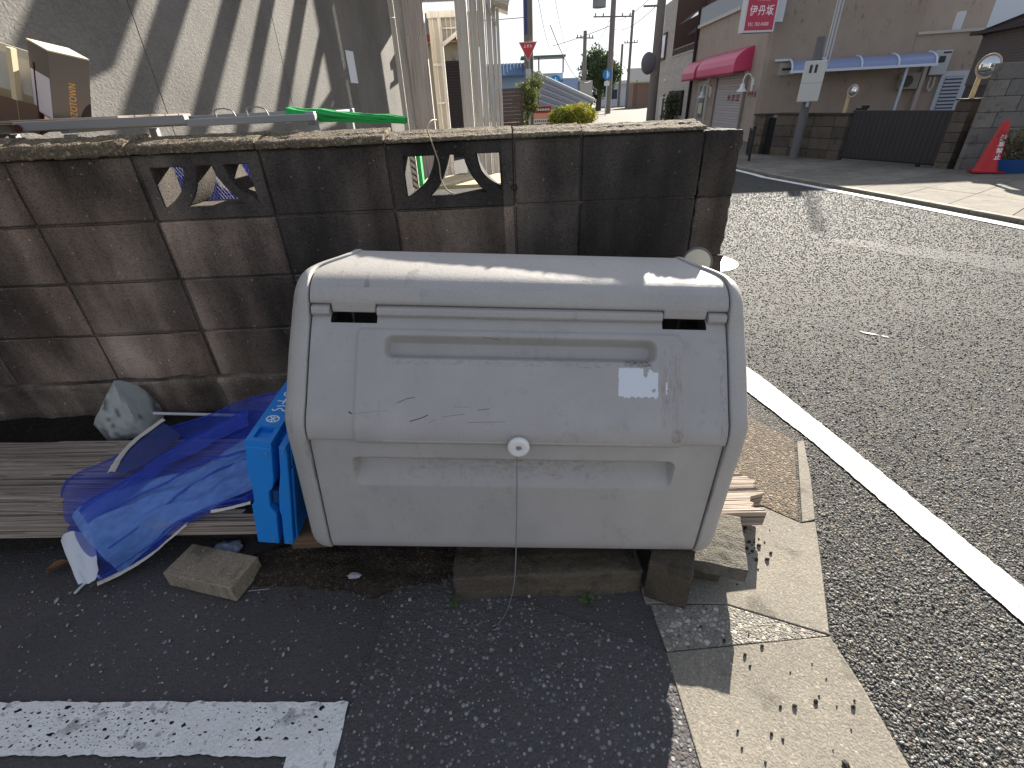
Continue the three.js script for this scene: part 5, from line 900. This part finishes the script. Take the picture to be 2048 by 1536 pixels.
{ // pole with white cabinet
  const t = built('service_pole', 'steel service pole carrying a white cabinet in front of the gate wall', 'pole', [7.358, -0.36, -13.065], -0.5);
  part('pole', bar([0, 0, 0], [0, 1.95, 0], 0.075, 16), col(0x6a6a6c), t);
  const c = part('cabinet', rbox(-0.17, 0.17, 0.98, 1.60, 0.09, 0.2, 0.015, 2), col(0xc9cbc6), t);
  part('cabinet_window', [box(-0.08, -0.04, 1.42, 1.54, 0.2005, 0.206), box(0.0, 0.04, 1.42, 1.54, 0.2005, 0.206)], col(0x3c4048), c); part('cabinet_seam', box(-0.168, 0.168, 1.268, 1.274, 0.2003, 0.203), col(0x9a9c98), c); part('cable_gland', bar([0.02, 0.9, 0.14], [0.02, 0.98, 0.14], 0.03), col(0xb8bab8), c);
  part('conduit', [bar([0.14, 1.55, 0.08], [0.14, 2.9, 0.05], 0.014), bar([0.19, 1.5, 0.08], [0.19, 2.9, 0.05], 0.01), bar([0.1, 1.6, 0.06], [0.1, 2.9, 0.04], 0.008)], col(0xb4bac4), t);
}
{ // black railing at the corner
  const t = built('black_railing', 'short black metal railing by the pavement corner', 'railing', [6.162, -0.308, -12.935], 1.25);
  for (let k = 0; k < 9; k++) part('baluster', box(-0.02 + k * 0.075, 0.0 + k * 0.075, 0.06, 0.5, -0.008, 0.008), M.black, t);
  part('rail', [box(-0.03, 0.66, 0.5, 0.525, -0.012, 0.012), box(-0.03, 0.66, 0.06, 0.08, -0.011, 0.011)], M.black, t); part('end_post', [bar([-0.05, 0, 0], [-0.05, 0.56, 0], 0.022), mv(new THREE.SphereGeometry(0.03, 12, 8), -0.05, 0.57, 0)], M.black, t);
}

// ---------- far street ----------
const poleM = col(0x7a736d, { roughness: 0.9 });
function pole(label, x, z, h, r, extra) { const t = built('utility_pole', label, 'utility pole', [x * 1.3, -0.36, z * 1.3]); part('shaft', bar([0, 0, 0], [0, h, 0], r, 14, r * 0.75), poleM, t); if (extra) extra(t); return t; }
const arm = (t, y, w, rot = 0) => { const m = part('crossarm', [box(-w, w, y - 0.04, y + 0.04, -0.05, 0.05), ...[-w * 0.9, -w * 0.5, w * 0.5, w * 0.9].map((x) => bar([x, y + 0.04, 0], [x, y + 0.22, 0], 0.05, 8))], col(0x6c6964), t); m.rotation.y = rot; };
pole('utility pole with the red inverted triangle stop sign', 1.37, -25, 11, 0.22, (t) => { part('conduit', bar([-0.12, 3.6, 0.2], [-0.12, 8, 0.2], 0.05), col(0x3c4c86), t); arm(t, 9.2, 1.0, 0.3); });
pole('utility pole with transformer behind the round blue walking sign', 8.9, -45, 9.4, 0.24, (t) => { arm(t, 8.7, 1.5, 0.2); arm(t, 6.4, 1.55, 0.2); part('transformer', new THREE.CylinderGeometry(0.5, 0.5, 1.3, 16).translate(-1.1, 7.6, 0.2), col(0x8a8a8a), t); });
pole('thick concrete pole at the left corner of the tiled building', 5.62, -20.2, 9, 0.165, (t) => { part('bracket', box(-0.6, 0.1, 3.75, 3.8, -0.05, 0.05), col(0x8c8a86), t); });
pole('slim dark pole standing before the dark green tree', 7.6, -50, 6.1, 0.2, (t) => arm(t, 5.6, 0.9, 0.5));
pole('thin far pole second from the tiled building', 15.2, -70, 6.6, 0.18, (t) => { part('lamp_box', box(-1.1, -0.6, 2.6, 3.8, -0.2, 0.2), col(0x6f6c68), t); });
pole('tall thin far pole nearest the tiled building', 13.9, -60, 8.6, 0.17, (t) => arm(t, 5.9, 0.7, 0));
{
  const m = built('street_mirror', 'grey back of a round traffic mirror on the pole by the tiled building', 'mirror', [6.825, 2.435, -26], 0.5);
  part('shell', new THREE.SphereGeometry(0.36, 24, 12, 0, 6.3, 0, 1.2).rotateX(Math.PI / 2).scale(1, 1, 0.5), col(0x77757a), m); part('arm', bar([0, 0, 0], [0.35, 0, 0], 0.025), col(0x77757a), m);
  const s = built('stop_sign', 'red inverted triangle sign with white characters on the utility pole', 'sign', [1.729, 3.54, -32.11]);
  const tri = new THREE.Shape([[-0.36, 0.31], [0.36, 0.31], [0.0, -0.33]].map((q) => new THREE.Vector2(...q)));
  part('border', new THREE.ExtrudeGeometry(tri, { depth: 0.01, bevelEnabled: true, bevelSize: 0.03, bevelThickness: 0.005 }).translate(0, 0, -0.02), M.white, s);
  const g = new THREE.ShapeGeometry(tri).translate(0, 0, 0.002), uv = g.attributes.uv, pp = g.attributes.position; for (let i = 0; i < uv.count; i++) uv.setXY(i, (pp.getX(i) + 0.36) / 0.72, (pp.getY(i) + 0.36) / 0.72);
  part('plate', g, std({ map: canvasTex(256, 256, (c) => { c.fillStyle = '#c43a3c'; c.fillRect(0, 0, 256, 256); glyphs(c, '止まれ', 62, 42, 40, '#f2e4e4', 0.13, 1.14); }), roughness: 0.5 }), s);
  part('post', bar([0.05, -3.0, -0.06], [0.05, 0.35, -0.06], 0.035), col(0xa8acb0), s); part('lower_plate', box(-0.12, 0.12, -1.0, -0.62, -0.02, 0.0), col(0xb8bcc0), s);
}
const walk = canvasTex(128, 128, (g) => { g.fillStyle = '#2a78b8'; g.beginPath(); g.arc(64, 64, 63, 0, 7); g.fill(); g.fillStyle = '#e8f0f4'; g.beginPath(); g.arc(64, 28, 9, 0, 7); g.fill(); g.beginPath(); g.arc(84, 46, 6, 0, 7); g.fill(); g.fillRect(56, 38, 16, 36); g.fillRect(54, 70, 7, 36); g.fillRect(66, 70, 7, 36); g.fillRect(80, 54, 9, 22); g.fillRect(79, 74, 4, 22); g.fillRect(86, 74, 4, 22); });
const ped = (lab, x, z, y, r) => { const t = built('walking_sign', lab, 'sign', [x * 1.3, -0.36, z * 1.3], 0, 'round blue walking signs'); part('disc', new THREE.CylinderGeometry(r, r, 0.02, 32).rotateX(Math.PI / 2).translate(0, y, 0), col(0x2a78b8), t); part('symbol', new THREE.CircleGeometry(r * 0.97, 32).translate(0, y, 0.012), std({ map: walk }), t); part('post', bar([0, 0, -0.04], [0, y + r, -0.04], 0.04), col(0xb4bac0), t); part('lower_plate', box(-r * 0.55, r * 0.55, y - r * 2.0, y - r * 1.15, 0.0, 0.015), col(0xc9d0d6), t); };
ped('round blue walking sign left of the tiled roof', 3.05, -30, 2.0, 0.29); ped('round blue walking sign in front of the transformer pole', 7.75, -40, 2.55, 0.34);
{
  const b = built('notice_board', 'orange and white street notice board beside the stop sign pole', 'sign', [2.236, -0.36, -28.6]);
  part('panel', box(-0.36, 0.36, 0.35, 0.98, -0.03, 0.0), col(0xc98a78), b); part('face', new THREE.PlaneGeometry(0.70, 0.6).translate(0, 0.665, 0.003), std({ map: canvasTex(256, 220, (g) => { g.fillStyle = '#d9a08c'; g.fillRect(0, 0, 256, 220); g.fillStyle = '#b0323a'; g.fillRect(0, 0, 256, 86); g.fillStyle = '#4a2a44'; g.fillRect(52, 14, 190, 52); g.fillStyle = '#e8dcd8'; for (let k = 0; k < 7; k++) g.fillRect(64 + k * 25, 26, 17, 28); g.fillStyle = '#e6e2de'; g.fillRect(0, 160, 256, 60); g.fillStyle = '#5a5a60'; for (let k = 0; k < 6; k++) g.fillRect(12 + k * 30, 174, 20, 28); g.fillStyle = '#b8323c'; g.fillRect(196, 172, 50, 34); }) }), b);
  part('leg', [bar([-0.3, 0, -0.02], [-0.3, 0.4, -0.02], 0.025), bar([0.3, 0, -0.02], [0.3, 0.4, -0.02], 0.025)], col(0x8c8a86), b);
  // tiled roof house
  const h = built('tiled_roof_house', 'old house with grey tiled roof sloping right behind the stop sign', 'house', [0, -0.36, 0]);
  const roofG = (x0, y0, x1, y1, z0, z1) => sheet(1, 1, (u, v) => [x0 + (x1 - x0) * u, y0 + (y1 - y0) * u, z0 + (z1 - z0) * v]);
  for (let k = 0; k < 13; k++) part('tile_row', bar([1.5 - k * 0.02, 2.42 - k * 0.15, -29.4 + k * 0.14], [5.0 - k * 0.16, 0.93 - k * 0.06, -29.4 + k * 0.14], 0.085, 8), k % 2 ? col(0xa9abae) : col(0x8f9196), h);
  part('ridge', bar([1.5, 2.56, -29.5], [5.05, 1.05, -29.5], 0.11, 8), col(0xb8babd), h); part('wall', prism([[1.7, -33], [5.0, -33], [5.0, -29.7], [1.7, -29.7]], 0, 0.95), col(0x6a625c), h);
  part('rear_roof', muv(new THREE.ExtrudeGeometry(new THREE.Shape([[1.6, 0.9], [5.0, 0.9], [1.6, 2.35]].map((q) => new THREE.Vector2(...q))), { depth: 3, bevelEnabled: false }).translate(0, 0, -32.7)), col(0x7a7672), h);
  // blue-grey hall with open roof deck
  const f = built('blue_hall', 'blue-grey metal hall with a canopy roof deck in the distance', 'building', [0, -0.36, -62.4]);
  part('roof', mv(box(-2.6, 1.55, -0.04, 0.04, -1.5, 1.5), 1.2, 3.5, -0.6, 0.34, 0, 0), col(0x5f7896), f); for (let k = 0; k < 14; k++) part('roof_rib', mv(box(-0.03, 0.03, -0.03, 0.03, -1.5, 1.5), -1.3 + k * 0.3, 3.56, -0.6, 0.34, 0, 0), col(0x6a84a2), f);
  part('wall', box(-1.4, 2.7, 0, 3.0, -4, -0.1), col(0x9db2c8), f); part('front_wall', box(2.75, 5.5, 0, 3.1, -1.6, 0.2), col(0xa9bccc), f); part('lower_wall', box(2.9, 4.8, 0, 2.1, 0.2, 0.5), col(0x6f6a72), f);
  part('deck_roof', box(2.0, 5.7, 4.2, 4.36, -2, 0.3), col(0x6a7068), f); for (const x of [2.6, 3.4, 5.45]) part('deck_post', box(x, x + 0.12, 3.1, 4.2, 0, 0.12), col(0x7c8288), f);
  const g = built('pale_warehouse', 'pale blue and grey warehouse block left of the tree', 'building', [0, -0.36, -59.8]);
  part('wall', box(5.3, 6.6, 0, 2.55, -3, 0), col(0x9fb2d2), g); part('side_block', box(6.65, 7.7, 0, 2.4, -3, 0.2), col(0xb4b0a8), g); part('roof_edge', box(5.25, 6.63, 2.55, 2.65, -3, 0.05), col(0xc4ccd8), g); part('pipe', bar([6.62, 0, 0.1], [6.62, 2.4, 0.1], 0.05), col(0x77736c), g);
  const v = built('far_bungalow', 'far white bungalow between the thin poles', 'house', [0, -0.36, -97.5]);
  part('wall', box(14.6, 18.6, 0, 2.6, -4, 0), col(0xc4c8ce), v); part('roof', box(14.4, 18.8, 2.6, 3.0, -4.2, 0.3), col(0xd8d8d4), v); part('window', box(14.9, 16.0, 0.9, 2.0, 0.01, 0.04), col(0x3c4650), v);
  const v2 = built('far_porch_house', 'far brown porch house by the tiled building', 'house', [0, -0.36, -80.6]);
  part('wall', box(15.0, 17.4, 0, 2.6, -3, 0), col(0x8a7468), v2); part('roof', mv(box(-1.6, 1.6, -0.08, 0.08, -1.4, 1.4), 16.1, 3.1, -0.6, 0.5, 0, 0), col(0xc6bdb0), v2); part('post', [box(15.1, 15.3, 0, 2.6, 0.4, 0.6), box(16.9, 17.1, 0, 2.6, 0.4, 0.6)], col(0x7c5a50), v2);
}
// trees and shrubs: trunk, limbs and thousands of leaf-sized faces
function leaves(n, blobs, size, seed) {
  const r = rngOf(seed), pos = new Float32Array(n * 9); let o = 0; const a = new THREE.Vector3(), q = new THREE.Euler();
  for (let k = 0; k < n; k++) {
    const [bx, by, bz, br] = blobs[Math.floor(r() * blobs.length)], th = r() * 6.283, cz = r() * 2 - 1, s = Math.sqrt(1 - cz * cz), d = br * (0.55 + 0.5 * r()), cx = bx + Math.cos(th) * s * d, cy = by + cz * d, cc = bz + Math.sin(th) * s * d;
    q.set(r() * 6, r() * 6, r() * 6); const l = size * (0.6 + r());
    for (const [u, v] of [[-0.5, 0], [0.5, 0.25], [0, 0.9]]) { a.set(u * l, v * l, 0).applyEuler(q); pos[o++] = cx + a.x; pos[o++] = cy + a.y; pos[o++] = cc + a.z; }
  }
  const g = new THREE.BufferGeometry(); g.setAttribute('position', new THREE.BufferAttribute(pos, 3)); g.computeVertexNormals(); g.setAttribute('uv', new THREE.BufferAttribute(new Float32Array(n * 6), 2)); return g;
}
const leaf = (c) => new THREE.MeshPhysicalMaterial({ color: c, roughness: 0.9, side: THREE.DoubleSide, transmission: 0.25, thickness: 0 });
{
  const blobs = (n, x, y, rx, ry, rz, b, seed) => { const r = rngOf(seed), o = []; for (let k = 0; k < n; k++) { const t = r() * 6.283, c = r() * 2 - 1, s = Math.sqrt(1 - c * c), d = Math.cbrt(r()); o.push([x + Math.cos(t) * s * rx * d, y + c * ry * d, Math.sin(t) * s * rz * d, b * (0.6 + 0.7 * r())]); } return o; };
  const t = built('camphor_tree', 'dense dark green round tree beyond the tiled roof', 'tree', [12.87, -0.36, -71.5]);
  part('trunk', [bar([0, 0, 0], [0.1, 2.2, 0], 0.3, 10, 0.22), bar([0.1, 2.0, 0], [1.0, 4.2, 0.2], 0.16, 8, 0.06), bar([0.1, 2.0, 0], [-0.9, 4.0, -0.2], 0.16, 8, 0.06)], col(0x4a3f34), t);
  const crown = part('crown', leaves(15000, blobs(70, 0, 3.0, 1.75, 2.2, 1.7, 0.6, 3), 0.16, 4), leaf(0x4c5e30), t); crown.userData.kind = 'stuff';
  const bush = (lab, x, z, y, rx, ry, n, c, seed) => { const w = built('street_shrub', lab, 'shrub', [x * 1.3, -0.36, z * 1.3]); tag(part('foliage', leaves(n, blobs(26, 0, y, rx, ry, rx * 0.7, 0.22, seed), 0.08, seed + 1), leaf(c), w), null, null, null, 'stuff'); part('stem', [bar([0, 0, 0], [0.1, y, 0], 0.03, 6), bar([0, 0, 0], [-0.15, y, 0.05], 0.025, 6)], col(0x54452f), w); };
  bush('low yellow-green shrub just over the wall top, right of the notice board', 3.1, -22, 0.62, 0.8, 0.26, 5000, 0xb0ae44, 31); bush('yellow-green shrub at the left of the two low ones, nearer the notice board', 2.35, -21.5, 0.6, 0.34, 0.26, 2600, 0x9aa040, 35);
  bush('thin leafy shrub between the brown fence and the stop sign pole', 0.85, -18, 1.15, 0.32, 0.6, 2400, 0x6f7a40, 41); bush('leafy sprig right of the stop sign pole', 1.62, -24, 1.7, 0.3, 0.5, 900, 0x77804a, 45); bush('small dark shrub at the foot of the tiled building', 6.05, -19.2, 0.75, 0.14, 0.38, 1200, 0x4c5636, 49);
}
// overhead cables, each sagging on its own
{
  const cab = (lab, a, b, sag, r = 0.018) => { const p = []; for (let k = 0; k <= 12; k++) { const t = k / 12; p.push([a[0] + (b[0] - a[0]) * t, a[1] + (b[1] - a[1]) * t - sag * 4 * t * (1 - t), a[2] + (b[2] - a[2]) * t]); } solo('overhead_cable', tube(p, r, 30, 5), col(0x4a4a4c), lab, 'cable', 'overhead cables across the white sky'); };
  cab('thin cable from the stop sign pole leftwards behind the shed', [1.82, 5.1, -32.5], [-3.9, 5.23, -33.8], 0.05); cab('long steep cable from the stop sign pole down to the far tree', [2.21, 10.82, -32.5], [8.19, 6.01, -67.6], 0.9); cab('second steep cable beside the long one right of the stop sign pole', [1.95, 7.96, -32.5], [4.68, 5.23, -52], 0.5); cab('low cable sagging over the tiled roof to the pale warehouse', [2.99, 4.71, -32.5], [9.88, 2.76, -59.8], 1.1, 0.025); cab('cable from the slim pole to the transformer pole', [6.5, 6.53, -67.6], [11.57, 7.31, -58.5], 0.1, 0.03); cab('upper cable from the transformer pole to the thick concrete pole', [11.57, 7.7, -58.5], [7.28, 5.23, -26.26], 0.4, 0.016); cab('lower cable from the transformer pole to the thick concrete pole', [11.57, 7.05, -58.5], [7.28, 4.71, -26.26], 0.5, 0.016); cab('cable rising out of view from the transformer pole top', [11.57, 11.34, -58.5], [10.79, 16.54, -39], 0.2, 0.02); cab('cable from the transformer pole down to the walking sign', [11.31, 7.7, -58.5], [9.88, 4.84, -61.1], 0.1, 0.02);
}
renderer.render(scene, camera);
